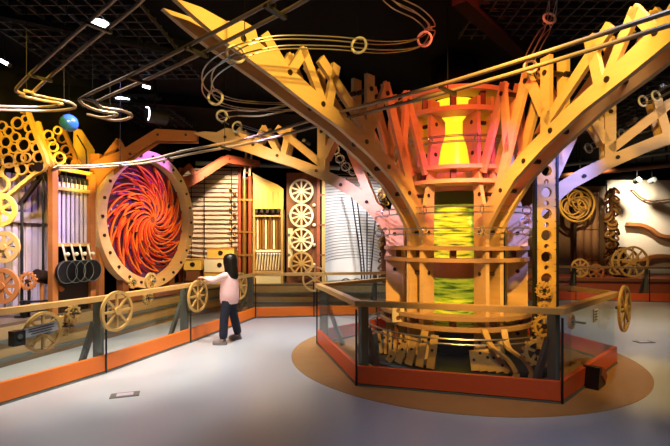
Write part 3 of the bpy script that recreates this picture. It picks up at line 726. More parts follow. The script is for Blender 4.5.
# ------------------------------------------------------------------ back wall exhibits
def X(px, d): return (px-335)/FP*d
def Z(py, d): return H+(HY-py)/FP*d
d = 11.3
x0, x1 = X(181, d), X(240, d); zt, zb = Z(168, d), Z(262, d)
t = thing('slatted_screen', ((x0+x1)/2, d, PH), 'wide screen of thin horizontal wooden slats beside the spiral disc', 'screen')
MB().box(((x0+x1)/2, d+.09, (zt+PH)/2), (x1-x0, .03, zt-PH)).build('back_panel', 'wall_white', t)
for i in range(22):
    z = zt-.05-(zt-zb)*i/21; sag = .0 if i < 15 else .02*(i-14)
    pts = [(x0+(x1-x0)*j/10, d+.045, z-sag*math.sin(PI*j/10)*.8+random.uniform(-.004, .004)) for j in range(11)]
    MB().tube(pts, .01, flat=(.03, .016 if i % 3 else .03)).build('slat', 'brown', t)
for px in (192, 205, 232): MB().cyl((X(px, d), d-.05, zb-.15), (X(px, d), d-.05, zt), .01, n=6).build('wire', 'black', t)
for px in (181, 240): MB().box((X(px, d), d+.03, (zt+PH)/2), (.07, .2, zt-PH)).build('side_post', 'redwood', t)
for i in range(11):
    MB().ball((X(231+(i % 2)*4, d), d-.06, zt-.55-i*.13), .04, 8).build('knob', 'brass', t)
# yellow sound boxes
d = 10.95
def sbox(pa, pb, ya, yb, dep, label, mm, legs=True):
    xa, xb, za, zb_ = X(pa, d), X(pb, d), Z(ya, d), Z(yb, d); xm = (xa+xb)/2; zm = (za+zb_)/2
    t = thing('sound_box', (xm, d+dep/2, zb_), label, 'box', 'yellow sound boxes')
    MB().box((xm, d+dep/2, zm), (xb-xa, dep, za-zb_)).build('body', mm, t)
    MB().cyl((xm, d-.012, zm), (xm, d+.02, zm), .06, n=20).build('sound_hole', 'bolt', t)
    MB().box((xm, d-.004, za-.015), (xb-xa+.01, .012, .02)).build('lip', 'orangewood', t)
    return t
sbox(207, 234, 248, 258, .3, 'topmost yellow sound box with dark round hole behind the girl', 'yellow')
sbox(204, 235, 258, 272, .3, 'pale yellow sound box with dark hole in the middle of the stack behind the girl', 'cream')
sbox(204, 236, 272, 283.9, .32, 'lowest yellow sound box of the stack behind the girl, resting on the platform', 'yellow')
sbox(184, 201, 259, 270, .3, 'small orange sound box left of the stacked yellow boxes', 'yellow')
q = X(192.5, d); tag(MB().box((q, d+.15, (PH+Z(270, d))/2), (.34, .26, Z(270, d)-PH)).box((q, d+.01, PH+.1), (.38, .05, .04)).build('box_stand', 'brown'), 'brown stand under the small orange sound box', 'stand')
# brass posts
d = 10.9
t = thing('brass_post', (X(246, d), d, PH), 'tall bundle of brass and red tubes with ladder head left of the yellow cabinet', 'post')
for px, r, mm, top in ((239.5, .045, 'redwood', 185), (244.5, .05, 'brass', 178), (250, .05, 'redwood', 176)):
    MB().cyl((X(px, d), d, PH-.005), (X(px, d), d, Z(top, d)), r, n=16).build('tube', mm, t)
for py in (200, 232, 255): MB().box((X(245, d), d, Z(py, d)), (.36, .12, .05)).build('collar', 'brass', t)
for sx in (0, 1):
    MB().bar((X(244+5*sx, d), d, Z(180, d)), (X(246.5+5.5*sx, d), d, Z(148, d)), .03, .05, up=(1, 0, 0)).build('ladder_side', 'cream', t)
for i in range(6):
    f = i/5; MB().bar((X(244.5+2.5*f, d), d, Z(178-26*f, d)), (X(249+2.5*f, d), d, Z(178-26*f, d)), .03, .03).build('ladder_rung', 'redwood', t)
# organ cabinet
d = 11.1
xa, xb = X(253, d), X(283.5, d)
t = thing('organ_cabinet', ((xa+xb)/2, d, PH), 'yellow topped organ cabinet with brown pipes and small white hammers', 'cabinet')
k = MB(); k.plate([(xa, Z(209, d)), (xb, Z(209, d)), (xb, Z(189, d)), (X(278, d), Z(185, d)), (X(262, d), Z(178, d)), (xa, Z(173, d))], (0, d, 0), (1, 0, 0), (0, 0, 1), .12); k.build('hood', 'yellow', t)
k = MB()
for i in range(1, 6): k.box((xa+(xb-xa)*i/6, d-.063, (Z(209, d)+Z(192, d))/2), (.012, .008, Z(192, d)-Z(209, d)))
k.build('plank_joint', 'orangewood', t)
MB().box(((xa+xb)/2, d+.3, (Z(209, d)+PH)/2), (xb-xa, .05, Z(209, d)-PH)).build('back_panel', 'brown', t)
for x in (xa+.03, xb-.03): MB().box((x, d+.12, (Z(209, d)+PH)/2), (.06, .4, Z(209, d)-PH)).build('side_panel', 'gold', t)
for i in range(5): MB().box((xa+.1+i*.14, d-.02, Z(211, d)), (.07, .16, .1)).build('tooth', 'bolt', t)
MB().box(((xa+xb)/2, d, Z(216, d)), (xb-xa, .08, .04)).build('crossbar', 'gold', t)
for i in range(9):
    MB().cyl((xa+.1+i*.07, d+.1, Z(249, d)), (xa+.1+i*.07, d+.1, Z(216, d)), .025, n=10).build('pipe', 'brass' if i % 3 else 'cream', t)
MB().box(((xa+xb)/2, d+.1, Z(251, d)), (xb-xa-.1, .2, .06)).build('shelf', 'cream', t)
for i in range(9):
    x = xa+.1+i*.07
    MB().bar((x-.02, d, Z(270, d)), (x+.02, d-.02, Z(255, d)), .03, .03).build('hammer', 'cream', t); MB().ball((x+.02, d-.03, Z(254, d)), .03, 8).build('hammer_head', 'white', t)
MB().box(((xa+xb)/2, d+.05, Z(272, d)), (xb-xa, .3, .05)).build('key_bed', 'gold', t)
MB().box(((xa+xb)/2, d+.05, (Z(273, d)+PH)/2), (xb-xa-.12, .2, Z(273, d)-PH)).build('lower_panel', 'cream', t)
# stack of wheels
xa, xb = X(286, d), X(317, d)
t = thing('wheel_board', (X(301.5, d), d+.15, PH), 'brown upright board behind the column of four spoked wheels', 'board')
MB().box((X(301.5, d), d+.15, (PH+Z(172, d))/2), (xb-xa, .06, Z(172, d)-PH)).build('board', 'brown', t)
for i in range(7):
    MB().ball((X(288.5 if i % 2 else 314, d), d+.1, Z(205+i*10, d)), .05, 8).build('knob', 'steel' if i % 2 else 'cream', t)
MB().box((X(290, d), d+.1, Z(248, d)), (.12, .05, 1.0)).build('pale_strip', 'cream', t)
for py, nm, mm in ((191, 'topmost', 'cream'), (215.5, 'second from top', 'cream'), (240, 'third from top', 'cream'), (263.5, 'lowest, darker golden', 'gold')):
    hand_wheel((X(301.5, d), d-.02, Z(py, d)), (0, 1, 0), .305, 10, '%s of the four spoked wheels in a column right of the organ cabinet' % nm, 'wheel', 'spoked wheels in a column', .14, mm, .05, 'flywheel')
t = thing('slim_post', (X(321, d), d, PH), 'pair of slim red and yellow posts right of the stacked wheels', 'post')
for px, mm in ((318.5, 'redwood'), (323.5, 'gold')):
    MB().box((X(px, d), d, (PH+Z(166, d))/2), (.08, .08, Z(166, d)-PH)).build('post', mm, t)
for py in (195, 225, 255): MB().box((X(321, d), d, Z(py, d)), (.2, .1, .04)).build('tie', 'brown', t)
# curved white screen
cs_ = Vector((X(353, 11.4), 11.4, 0)); 
t = thing('curved_screen', (cs_.x, cs_.y+.7, PH), 'tall curved white screen with fine horizontal ribs behind the pale arm', 'screen')
k = MB(); vs = []; n = 28
for j, z in enumerate((PH, 3.42)):
    for i in range(n+1):
        an = PI*(.06+.88*i/n); vs.append((cs_.x+math.cos(an)*.78, cs_.y+math.sin(an)*.8, z))
for j, z in enumerate((PH, 3.42)):
    for i in range(n+1):
        an = PI*(.06+.88*i/n); vs.append((cs_.x+math.cos(an)*.81, cs_.y+math.sin(an)*.83, z))
q = n+1; fs = []
for i in range(n):
    fs += [(i, i+1, q+i+1, q+i), (2*q+i, 3*q+i, 3*q+i+1, 2*q+i+1), (q+i, q+i+1, 3*q+i+1, 3*q+i), (i, 2*q+i, 2*q+i+1, i+1)]
fs += [(0, q, 3*q, 2*q), (n, 2*q+n, 3*q+n, q+n)]
k.add(vs, fs).build('shell', 'white', t)
k = MB()
for r in range(30):
    z = PH+.5+r*.08
    k.tube([(cs_.x+math.cos(PI*(.07+.86*i/n))*.77, cs_.y+math.sin(PI*(.07+.86*i/n))*.79, z+.12*math.sin(PI*i/n)) for i in range(n+1)], .007, 5)
k.build('ribs', 'steel', t)
# ladder harp
d = 11.2
t = thing('ladder_harp', (X(363, d), d, PH), 'black V-shaped ladder harp in front of the curved white screen', 'harp')
Ls = [[(346, 178), (351, 195), (355, 220), (360, 255), (362, 284)], [(357, 200), (360, 225), (363, 255), (365, 284)], [(367, 205), (367, 235), (367, 284)], [(377, 205), (374, 235), (370, 284)]]
crv = []
for l in Ls:
    p = spline([(X(a, d), d, Z(b, d)) for a, b in l], 8); p[-1].z = PH; crv.append(p); MB().tube(p, .018, 8).build('harp_frame', 'black', t)
def at_z(p, z):
    for a, b in zip(p, p[1:]):
        if b.z <= z <= a.z: return a.lerp(b, (a.z-z)/(a.z-b.z+1e-9))
    return None
for u, v in ((0, 1), (2, 3)):
    for i in range(24):
        z = PH+.25+i*.075; a, b = at_z(crv[u], z), at_z(crv[v], z)
        if a and b: MB().cyl(a, b, .006, n=5).build('rung', 'black', t)
MB().box((X(366, d), d, PH+.03), (.5, .2, .06)).build('foot', 'black', t)
# chain columns of rings
def ring_column(name, x, y, zt, R, n, label, m1, m2):
    t = thing(name, (x, y, PH), label, 'column')
    MB().cyl((x, y, PH-.005), (x, y, zt), R*.35, n=14).build('core_post', 'brown', t)
    for i in range(n):
        z = PH+.12+(zt-PH-.2)*i/(n-1); a = random.uniform(0, 2*PI)
        ax = Vector((math.cos(a)*.9, math.sin(a)*.9, .8))
        MB().ring((x+math.cos(a)*R*.5, y+math.sin(a)*R*.5, z), ax, R*.5, R*.13, 18, 6).build('ring', m1 if i % 2 else m2, t)
ring_column('ring_column', X(383.5, 11.3), 11.3, 3.0, .17, 30, 'knobbly column of brown and yellow rings right of the ladder harp', 'yellow', 'brown')
# small arcs behind back railing
for i, px in enumerate((346, 357)):
    c = (X(px, 10.95), 10.95, PH)
    tag(MB().ring(c, (0, 1, 0), .13, .015, 20, 6, 0, 2*PI).build('small_hoop', 'brown', origin=c), '%s small brown hoop rising over the back handrail before the white screen' % ('left', 'right')[i], 'hoop', 'small hoops behind the back railing')
# ------------------------------------------------------------------ right side exhibits
pf2 = [Vector((4.7, 13.1, 0)), Vector((6.6, 12.9, 0)), Vector((8.6, 12.6, 0)), Vector((11, 12.3, 0))]
t = thing('display_platform', (7, 13, 0), 'dark red-brown display platform along the far right wall', 'platform')
k = MB(); n = 4; vs = []
for p in pf2: vs += [p, p+Vector((0, 0, PH)), Vector((p.x, 14.5, PH)), Vector((p.x, 14.5, 0))]
fs = [(0, 3, 2, 1), tuple(12+i for i in range(4))]
for i in range(3):
    a = 4*i; fs += [(a, a+4, a+5, a+1), (a+1, a+5, a+6, a+2)]
k.add(vs, fs).build('body', 'redwood', t)
MB().tube([p+Vector((0, -.02, PH-.05)) for p in pf2], .03, flat=(.05, .08)).build('edge_strip', 'brown', t)
tag(MB().box((10.75, 14.49, 2.1), (3.5, .08, 3.1)).box((10.75, 14.46, .63), (3.5, .1, .14)).build('lit_panel', 'wall_white'), 'bright cream wall panel on the far right', 'wall panel')
tag(MB().box((6.95, 14.49, 2.0), (4.0, .08, 2.9)).box((6.95, 14.46, .63), (4.0, .1, .14)).build('wall_cladding', 'clad'), 'brown clad wall panel behind the ring wheel and drums', 'wall panel')
d = 13.6
c = Vector((X(577, d), d, Z(204, d)))
t = thing('loop_basket', (c.x, c.y, PH), 'golden basket-like wheel of tangled loops left of the tall drums', 'wheel')
MB().ring(c, (0, 1, 0), .54, .035, 48, 8).build('rim', 'yellow', t)
for i in range(14):
    a = random.uniform(0, 2*PI); rr = random.uniform(.14, .36); q = (.52-rr)*random.uniform(.5, 1)
    MB().ring(c+Vector((math.cos(a)*q, random.uniform(-.08, .08), math.sin(a)*q)), (random.uniform(-.4, .4), 1, random.uniform(-.4, .4)), rr, .022, 30, 6).build('loop', 'gold' if i % 2 else 'yellow', t)
MB().cyl((c.x, d+.12, PH-.005), (c.x, d+.12, c.z), .05, n=12).build('pole', 'bolt', t); MB().cyl(c, c+Vector((0, .16, 0)), .05, n=12).build('axle', 'bolt', t)
d = 13.9
for i, (px, r) in enumerate(((584, .13), (592, .12), (599.5, .11))):
    x = X(px, d); t = thing('tall_drum', (x, d, PH), '%s of the three tall brown cylinders beside the chain-like ring column' % ('leftmost', 'middle', 'rightmost')[i], 'cylinder', 'tall brown cylinders')
    MB().cyl((x, d+.25, PH-.002), (x, d+.25, 3.2), r, n=24).build('drum_body', 'drum', t)
    for z in (1.0, 2.0, 3.1): MB().ring((x, d+.25, z), (0, 0, 1), r, .018, 24, 6).build('hoop', 'brown', t)
ring_column('ring_column', X(612, 13.8), 13.8, 3.3, .24, 44, 'tall chain-like column of dark rings at the edge of the bright wall', 'brown', 'gold')
d = 13.0
for px, py, R, ns, nm in ((580, 268, .28, 8, 'small golden spoked wheel below the ring wheel at right'), (596, 272, .24, 6, 'small dark spoked wheel between the golden wheel and the large far wheel')):
    c = Vector((X(px, d), d, Z(py, d))); hand_wheel(c, (0, 1, 0), R, ns, nm, 'wheel', None, .2, 'gold' if ns == 8 else 'orangewood', .05, 'flywheel')
    tag(MB().box((c.x, d+.22, (PH+c.z)/2), (.07, .05, c.z-PH+.05)).box((c.x, d+.22, PH+.02), (.2, .2, .04)).build('wheel_stand', 'bolt'), 'dark stand holding the ' + ('small golden wheel below the ring wheel' if ns == 8 else 'small dark wheel near the tall cylinders'), 'stand')
d = 12.8
for px, py, R, nm in ((628, 262, .42, 'upper of two large overlapping wooden wheels before the bright wall'), (633, 278, 0.46, 'lower of two large overlapping wooden wheels before the bright wall')):
    c = Vector((X(px, d), d+(.12 if py < 270 else 0), Z(py, d))); c.z = max(c.z, PH+R+.01) if py > 270 else c.z
    hand_wheel(c, (0, 1, 0), R, 9, nm, 'wheel', 'overlapping wheels', .3 if py > 270 else .18, 'gold', .06, 'flywheel')
q = X(630, d); tag(MB().box((q, d+.33, 1.0), (.2, .06, .9)).box((q, d+.33, PH+.03), (.4, .3, .06)).build('wheel_stand', 'bolt'), 'dark upright stand behind the two overlapping wooden wheels', 'stand')
d = 14.3
for pts, nm in (([(627, 224), (640, 225), (650, 229), (662, 236), (690, 238)], 'upper thick'), ([(638, 262), (650, 257), (664, 256), (700, 260)], 'lower')):
    t = thing('wavy_rail', (X(660, d), d, Z(240, d)), '%s wavy wooden rail on the bright far right wall' % nm, 'rail', 'wavy wooden rails')
    p = spline([(X(a, d), d, Z(b, d)) for a, b in pts], 8); MB().tube(p, .05, flat=(.16, .11)).build('rail', 'orangewood', t)
    for i in (6, 18, 24): MB().cyl(p[min(i, len(p)-1)], p[min(i, len(p)-1)]+Vector((0, .14, 0)), .03, n=8).build('wall_bracket', 'bolt', t)
p = spline([(X(a, d), d, Z(b, d)) for a, b in ((633, 190), (642, 198), (655, 201), (690, 196))], 8)
t = thing('wavy_cable', p[0], 'thin sagging brown cable high on the bright right wall', 'cable'); MB().tube(p, .025, 6).build('cable', 'orangewood', t)
for i in (0, 12, 24): MB().cyl(p[i], p[i]+Vector((0, .14, 0)), .02, n=8).build('wall_clip', 'bolt', t)
for i, px in enumerate((637, 652)):
    c = Vector((X(px, 13.2), 13.2, Z(180, 13.2))); t = thing('track_spotlight', c, 'small %s spotlight above the bright right wall' % ('left', 'right')[i], 'spotlight', 'spotlights above the right wall')
    MB().cyl(c+Vector((0, -.1, 0)), c+Vector((0, .08, -.04)), .08, n=16).build('lamp_can', 'steel', t); MB().cyl(c, (c.x, c.y, CZ), .012, n=6).build('stem', 'matteblack', t)
# ------------------------------------------------------------------ overhead rails
def twin_rail(pts, gap, r, label, ties, hang=(), m='tube', k=10, group='twin tube rails overhead'):
    c = spline(pts, k); t = thing('marble_rail', c[0], label, 'overhead rail', group)
    L = len(c)
    def side(i):
        q = c[min(i+1, L-1)]-c[max(i-1, 0)]; return q.cross(Vector((0, 0, 1))).normalized()
    A = [c[i]+side(i)*gap/2 for i in range(L)]; B = [c[i]-side(i)*gap/2 for i in range(L)]
    for q in (A, B): MB().tube(q, r, 10).build('tube', m, t)
    for i in ties:
        MB().bar(A[i]+side(i)*.03-Vector((0, 0, r+.012)), B[i]-side(i)*.03-Vector((0, 0, r+.012)), .035, .024).build('tie', 'black', t)
    for i in hang:
        MB().cyl(c[i]-Vector((0, 0, r+.012)), (c[i].x, c[i].y, CZ), .004, n=6).build('hanger', 'matteblack', t)
    return t
twin_rail([(2.75, 1.9, 3.0), (2.02, 2.72, 2.97), (1.08, 3.72, 2.95), (.08, 4.62, 2.94), (-1.1, 5.75, 2.94), W(190, 152, 6.1), W(150, 161, 6.1), W(100, 166, 5.85), W(55, 167, 5.5)], .2, .017,
          'long pale twin-tube rail running from upper right across the column to the left post', (8, 21, 31, 44, 55, 66, 80), (8, 21, 44, 66))
twin_rail([W(150, -28, 3.1), W(128, 0, 3.35), W(78, 42, 3.85), W(30, 85, 4.5), W(26, 94, 4.6), W(45, 99, 4.75), W(64, 103, 4.8), W(65, 107, 4.95), W(40, 109, 5.15), W(-10, 108, 5.2)], .15, .016,
          'twin-tube rail at top left ending in a hairpin bend', (5, 16, 27), (10, 22, 32, 60))
twin_rail([W(330, -30, 2.7), W(290, 0, 3.0), W(210, 42, 3.45), W(150, 72, 3.95), W(97, 96, 4.5), W(88, 102, 4.6), W(100, 109, 4.75), W(119, 112, 4.85), W(124, 116, 5.0), W(110, 119, 5.2), W(94, 116, 5.4)], .15, .016,
          'second twin-tube rail from the top middle passing before the left arm tips', (12, 22, 32, 42), (12, 32, 42, 90))
def wire_track(pts, R, hoops, label, hang=(), wr=.006, k=8, group='wire coaster tracks overhead'):
    c = spline(pts, k); L = len(c); t = thing('wire_track', c[0], label, 'wire track', group)
    rings = []
    for i in range(L):
        q = (c[min(i+1, L-1)]-c[max(i-1, 0)]).normalized(); s_ = q.cross(Vector((0, 0, 1))).normalized(); u = s_.cross(q); rings.append((q, s_, u))
    for a in (PI/4, 3*PI/4, 5*PI/4, 7*PI/4):
        MB().tube([c[i]+rings[i][1]*math.cos(a)*R+rings[i][2]*math.sin(a)*R for i in range(L)], wr, 5).build('wire', 'wire', t)
    for i in hoops: MB().ring(c[i], rings[i][0]*(.45 if rings[i][0].y > 0 else -.45)+Vector((0, .9, 0)), R+.012, .012, 22, 6).build('hoop', 'white', t)
    for i in hang: MB().cyl(c[i]+Vector((0, 0, R)), (c[i].x, c[i].y, CZ), .004, n=6).build('hanger', 'matteblack', t)
wire_track([W(375, -18, 4.0), W(395, 2, 4.2), W(418, 14, 4.4), W(430, 28, 4.5), W(420, 42, 4.4), W(385, 47, 4.1), W(330, 43, 3.8), W(275, 43, 3.5), W(236, 54, 3.38), W(209, 74, 3.6), W(211, 94, 4.0), W(235, 104, 4.6), W(275, 107, 5.0), W(310, 106, 5.3)], .055,
           (64, 82, 30, 44), 'long curling wire track sweeping across the upper middle and looping at left', (4, 44, 62, 92))
wire_track([W(226, 121, 5.0), W(222, 116, 5.2), W(236, 113, 5.6), W(262, 113, 6.0), W(300, 105, 6.2)], .05, (8,), 'short dark wire track looping below the left end of the long track', (8, 28))
wire_track([W(237, 127, 5.3), W(252, 132, 5.4), W(275, 138, 5.5)], .05, (0,), 'stubby pale wire track with one hoop under the left loop', (0,))
wire_track([W(553, -14, 4.4), W(552, 8, 4.5), W(546, 28, 4.6), W(536, 46, 4.5), W(530, 62, 4.4), W(536, 80, 4.6), W(548, 88, 4.8)], .05, (34, 12), 'wire track dropping from the ceiling grid in front of the right arm', (10,))
wire_track([W(643, 101, 5.4), W(656, 96, 5.3), W(675, 86, 5.2), W(700, 75, 5.1)], .05, (0, 8), 'wire track with two bright hoops at the far right edge', (2, 16))
wire_track([W(335, 150, 7.4), W(342, 162, 7.4), W(350, 170, 7.5), W(362, 172, 7.8)], .06, (0, 6, 12, 18), 'cluster of hooped wire track seen between the pale left arm members', (6,))
wire_track([W(585, 150, 6.6), W(605, 140, 6.5), W(622, 134, 6.4), W(650, 128, 6.3)], .06, (16, 2), 'wire track crossing behind the grey right arm', (8, 20))
wire_track([W(524, 222, 5.8), W(534, 216, 5.7), W(540, 226, 5.5), W(530, 236, 5.4)], .05, (0, 8, 16), 'coiled wire track beside the holed post, left of it', ())
# dark wire coil is carried by a slim rod
# ------------------------------------------------------------------ pipes under the ceiling
def pipe(p, q, r, label, m='steel', hn=3):
    p, q = Vector(p), Vector(q); t = thing('ceiling_pipe', (p+q)/2, label, 'pipe', 'pipes under the ceiling')
    MB().cyl(p, q, r, n=16).build('pipe', m, t)
    for i in range(hn):
        c = p.lerp(q, (i+.5)/hn); MB().cyl(c, (c.x, c.y, CZ), .01, n=6).build('hanger', 'matteblack', t)
pipe(W(196, 163, 11.15), W(340, 168, 11.15), .055, 'long grey pipe running above the slatted screen and cabinet')
pipe(W(560, 176, 11.5), W(690, 163, 10.5), .06, 'grey pipe above the bright right wall', 'brown')
pipe(W(556, 166, 10.5), W(690, 150, 9.6), .04, 'thin grey pipe under the right arm, nearer than the brown one')
pipe(W(540, 105, 8.2), W(670, 88, 7.6), .05, 'dark pipe just below the ceiling behind the right arm')
# ------------------------------------------------------------------ lamps in the ceiling
def downlight(px, py, label, m='lamp', R=.12):
    d = (CZ-.16-H)*FP/(HY-py); c = W(px, py, d); c.z = CZ-.16
    t = thing('ceiling_lamp', c, label, 'lamp', 'round ceiling lamps')
    MB().cyl(c+Vector((0, 0, .012)), c+Vector((0, 0, .16)), R+.02, n=24).build('housing', 'black', t)
    MB().cyl(c, c+Vector((0, 0, .012)), R, n=24).build('lens', m, t)
downlight(100, 24, 'glowing round ceiling lamp at top left between the tube rails', R=.09)
downlight(123, 100, 'glowing round ceiling lamp above the spiral disc', R=.12)
def fix(px, py, d, dx, dy, label):
    a = W(px, py, d); b = W(px+dx, py+dy, d); t = thing('tube_lamp', (a+b)/2, label, 'lamp', 'small tube lamps')
    MB().cyl(a, b, .02, n=10).build('glow_tube', 'lamp', t); MB().cyl(b-(b-a)*.02, b+(b-a)*.15, .026, n=10).build('cap', 'black', t)
    m_ = (a+b)/2; MB().cyl(m_, (m_.x, m_.y, CZ), .006, n=6).build('stem', 'matteblack', t)
fix(0, 60, 5.5, 9, 5, 'short glowing tube lamp at the left picture edge')
fix(145, 47, 5.5, 5, -8, 'short slanted tube lamp right of the top left ceiling lamp')
fix(143, 86, 6.5, 8, 2, 'short level tube lamp above the lower ceiling lamp')
c = W(155, 117, 7.0); t = thing('track_spotlight', c, 'black ceiling spotlight with a glowing arc as its lit crescent above the spiral disc', 'spotlight')
MB().cyl(c+Vector((-.1, -.08, .02)), c+Vector((.12, .14, .02)), .12, n=24).build('lamp_can', 'black', t); MB().ring(c+Vector((-.1, -.08, .02)), (-.22, -.22, 0), .115, .008, 28, 6, 1.5, 4.2).build('rim', 'lamp', t)  # emissive arc paints the crescent of light on the black can
MB().cyl(c+Vector((0, 0, .1)), (c.x, c.y, CZ), .02, n=8).build('stem', 'matteblack', t)
c = W(591, 128, 7.6); t = thing('track_spotlight', c, 'pink-white glowing spotlight between the right arms', 'spotlight')
MB().cyl(c, c+Vector((.05, .16, .06)), .075, n=20).build('lamp_can', 'black', t); MB().cyl(c+Vector((-.006, -.016, -.006)), c, .068, n=20).build('lens', 'lampvio', t)
MB().cyl(c+Vector((.03, .1, .04)), (c.x+.03, c.y+.1, CZ), .015, n=8).build('stem', 'matteblack', t)
# ------------------------------------------------------------------ the girl
def skin(J, E, name, material, parent, root, sub=2):
    names = list(J); me = bpy.data.meshes.new(name+'_src'); me.from_pydata([J[n][0] for n in names], [(names.index(a), names.index(b)) for a, b in E], [])
    o = bpy.data.objects.new(name+'_src', me); COL.objects.link(o)
    sm = o.modifiers.new('skin', 'SKIN'); sm.use_smooth_shade = True; sm.branch_smoothing = .6
    for i, n in enumerate(names):
        r = J[n][1]; r = r if isinstance(r, tuple) else (r, r); me.skin_vertices[0].data[i].radius = r; me.skin_vertices[0].data[i].use_root = (n == root)
    ss = o.modifiers.new('sub', 'SUBSURF'); ss.levels = sub; ss.render_levels = sub
    dg = bpy.context.evaluated_depsgraph_get(); m2 = bpy.data.meshes.new_from_object(o.evaluated_get(dg))
    bpy.data.objects.remove(o); m2.name = name; m2.materials.clear(); m2.materials.append(M[material])
    og = ORG[parent.name]; m2.transform(Matrix.Translation(-og)); m2.polygons.foreach_set('use_smooth', [True]*len(m2.polygons))
    r = bpy.data.objects.new(name, m2); COL.objects.link(r); r.parent = parent; ORG[r.name] = og; return r
G = Vector((-1.70, 6.98, 0))
girl = thing('person', G, 'girl in pink hoodie and navy trousers reaching out to the wheel on the railing', 'person')
V = Vector
hip = V((-1.69, 6.95, .76)); waist = V((-1.69, 6.95, .88)); chest = V((-1.685, 6.95, 1.02)); neck = V((-1.68, 6.95, 1.15)); head = V((-1.69, 6.96, 1.28))
lsh, rsh = V((-1.70, 6.83, 1.10)), V((-1.68, 7.07, 1.10))
lel, rel = V((-1.91, 6.84, .985)), V((-1.90, 7.1, .99)); lwr, rwr = V((-2.08, 6.95, 1.03)), V((-2.08, 7.10, 1.02))
lha, rha = V((-2.13, 6.98, 1.035)), V((-2.13, 7.12, 1.02))
lhp, rhp = V((-1.70, 6.88, .74)), V((-1.675, 7.02, .74)); lkn, rkn = V((-1.735, 6.84, .41)), V((-1.645, 7.10, .41))
lan, ran = V((-1.74, 6.80, .07)), V((-1.59, 7.19, .07)); lto, rto = V((-1.89, 6.81, .035)), V((-1.74, 7.22, .035))
J = {'hip': (hip, (.1, .075)), 'waist': (waist, (.09, .07)), 'chest': (chest, (.1, .075)), 'nb': (neck, .04), 'hd0': (head-V((0, 0, .07)), .06), 'hd': (head+V((0, 0, .01)), (.082, .09)), 'hd1': (head+V((0, 0, .085)), .06),
     'lsh': (lsh, .045), 'lel': (lel, .034), 'lwr': (lwr, .022), 'lha': (lha, (.03, .016)), 'rsh': (rsh, .045), 'rel': (rel, .034), 'rwr': (rwr, .022), 'rha': (rha, (.03, .016)),
     'lhp': (lhp, .075), 'lkn': (lkn, .05), 'lan': (lan, .034), 'lto': (lto, .025), 'rhp': (rhp, .075), 'rkn': (rkn, .05), 'ran': (ran, .034), 'rto': (rto, .025)}
E = [('hip', 'waist'), ('waist', 'chest'), ('chest', 'nb'), ('nb', 'hd0'), ('hd0', 'hd'), ('hd', 'hd1'), ('chest', 'lsh'), ('lsh', 'lel'), ('lel', 'lwr'), ('lwr', 'lha'), ('chest', 'rsh'), ('rsh', 'rel'), ('rel', 'rwr'), ('rwr', 'rha'),
     ('hip', 'lhp'), ('lhp', 'lkn'), ('lkn', 'lan'), ('lan', 'lto'), ('hip', 'rhp'), ('rhp', 'rkn'), ('rkn', 'ran'), ('ran', 'rto')]
# fingers, nose and ears join the same figure
for s_, wr, ha in (('l', lwr, lha), ('r', rwr, rha)):
    dd = (ha-wr).normalized(); sd = dd.cross(V((0, 0, 1))).normalized()
    for i, (o_, ln) in enumerate(((-.024, .052), (-.008, .06), (.008, .056), (.022, .045))):
        a = ha+sd*o_+dd*.018; b = a+dd*ln*.55+V((0, 0, -.006)); c_ = b+dd*ln*.25+V((0, 0, -.026))
        J['%sf%da' % (s_, i)] = (a, .009); J['%sf%db' % (s_, i)] = (b, .008); J['%sf%dc' % (s_, i)] = (c_, .0065)
        E += [(s_+'ha', '%sf%da' % (s_, i)), ('%sf%da' % (s_, i), '%sf%db' % (s_, i)), ('%sf%db' % (s_, i), '%sf%dc' % (s_, i))]
    sg_ = 1 if s_ == 'l' else -1
    a = ha-dd*.012+sd*(-.03*sg_); b = a+dd*.03+sd*(-.014*sg_)+V((0, 0, -.012)); J[s_+'ta'] = (a, .01); J[s_+'tb'] = (b, .0075); E += [(s_+'ha', s_+'ta'), (s_+'ta', s_+'tb')]
fc = V((-.86, .5, 0)).normalized()
body = skin(J, E, 'body', 'skin', girl, 'hip')
fs2 = fc.cross(V((0, 0, 1)))
for s_ in (-1, 1):
    e = head+fc*.082+fs2*.03*s_+V((0, 0, .005)); MB().ball(e, .011, 8).build('eye', 'black', girl)
MB().ball(head+fc*.09+V((0, 0, -.02)), .014, 8, (1, 1, 1.3)).build('nose', 'skin', girl)
MB().ball(head+fc*.08+V((0, 0, -.05)), .018, 8, (1, 1, .35)).build('mouth', 'pink', girl)
def eloft(prof, sx, sy, ang, cx, cy, n=28):
    """loft of ellipses; prof = (radius, z, dx, dy)"""
    k = MB(); vs = []; ca, sa = math.cos(ang), math.sin(ang)
    for r, z, dx, dy in prof:
        for i in range(n):
            x, y = math.cos(2*PI*i/n)*r*sx, math.sin(2*PI*i/n)*r*sy; vs.append((cx+dx+x*ca-y*sa, cy+dy+x*sa+y*ca, z))
    m = len(prof); fs = [(q*n+i, q*n+(i+1) % n, (q+1)*n+(i+1) % n, (q+1)*n+i) for q in range(m-1) for i in range(n)]
    return k.add(vs, fs+[list(range(n))[::-1], list(range((m-1)*n, m*n))])
eloft([(.112, .625, 0, 0), (.124, .64, 0, 0), (.126, .67, 0, 0), (.134, .70, 0, 0), (.134, .80, 0, 0), (.126, .92, 0, 0), (.126, 1.03, 0, 0), (.116, 1.09, 0, 0), (.085, 1.13, 0, 0), (.058, 1.15, 0, 0)], 1.12, 1.1, .1, -1.68, 6.95).build('hoodie', 'pink', girl, 80)
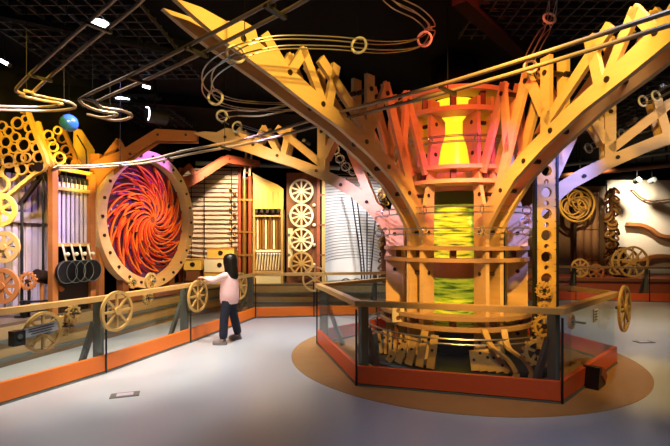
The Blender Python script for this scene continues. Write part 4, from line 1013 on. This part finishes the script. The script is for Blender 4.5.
for sh, el, wr in ((lsh, lel, lwr), (rsh, rel, rwr)):
    skin({'c': (V((-1.69, 6.95, 1.06)), .06), 's': (sh-V((0, 0, .02)), .058), 'm': (sh.lerp(el, .5), .052), 'e': (el, .05), 'f': (el.lerp(wr, .5), .042), 'w': (wr+(el-wr)*.06, .034)}, [('c', 's'), ('s', 'm'), ('m', 'e'), ('e', 'f'), ('f', 'w')], 'sleeve', 'pink', girl, 'c')
MB().ball((-1.61, 6.94, 1.10), .07, 10, (.6, 1.1, .8)).build('hood', 'pink', girl)
JT = {'hip': (hip-V((0, 0, .01)), (.10, .085)), 'lhp': (lhp-V((0, 0, .08)), .088), 'lkn': (lkn, .074), 'lan': (lan+V((0, 0, .0)), .07), 'rhp': (rhp-V((0, 0, .08)), .088), 'rkn': (rkn, .074), 'ran': (ran, .07)}
skin(JT, [('hip', 'lhp'), ('lhp', 'lkn'), ('lkn', 'lan'), ('hip', 'rhp'), ('rhp', 'rkn'), ('rkn', 'ran')], 'trousers', 'denim', girl, 'hip')
for an, to in ((lan, lto), (ran, rto)):
    f_ = (to-an); f_.z = 0; f_.normalize(); b = V((an.x, an.y, 0)); ff = frame(b, f_)
    k = MB(ff); n = 14; vs = []
    for z, sc in ((0, 1), (.03, 1.04), (.06, .86), (.085, .45)):
        for i in range(n):
            a = 2*PI*i/n; vs.append((.055+math.cos(a)*.115*(sc if sc > .6 else .55)-(0 if sc > .6 else .04), math.sin(a)*.045*sc, z))
    fs = [(j*n+i, j*n+(i+1) % n, (j+1)*n+(i+1) % n, (j+1)*n+i) for j in range(3) for i in range(n)]+[list(range(n))[::-1], list(range(3*n, 4*n))]
    k.add(vs, fs).build('shoe', 'shoe', girl)
hp = []
for r, z in ((.03, -.285), (.075, -.28), (.10, -.24), (.108, -.15), (.108, -.06), (.116, .01), (.113, .055), (.098, .095), (.066, .124), (.03, .136), (.004, .138)):
    o_ = -fc*(.032+(.045*(-z)/.28 if z < 0 else 0)); hp.append((r, head.z+z, o_.x, o_.y))
eloft(hp, .94, 1.04, math.atan2(fc.y, fc.x), head.x, head.y).build('hair', 'hair', girl, 80)
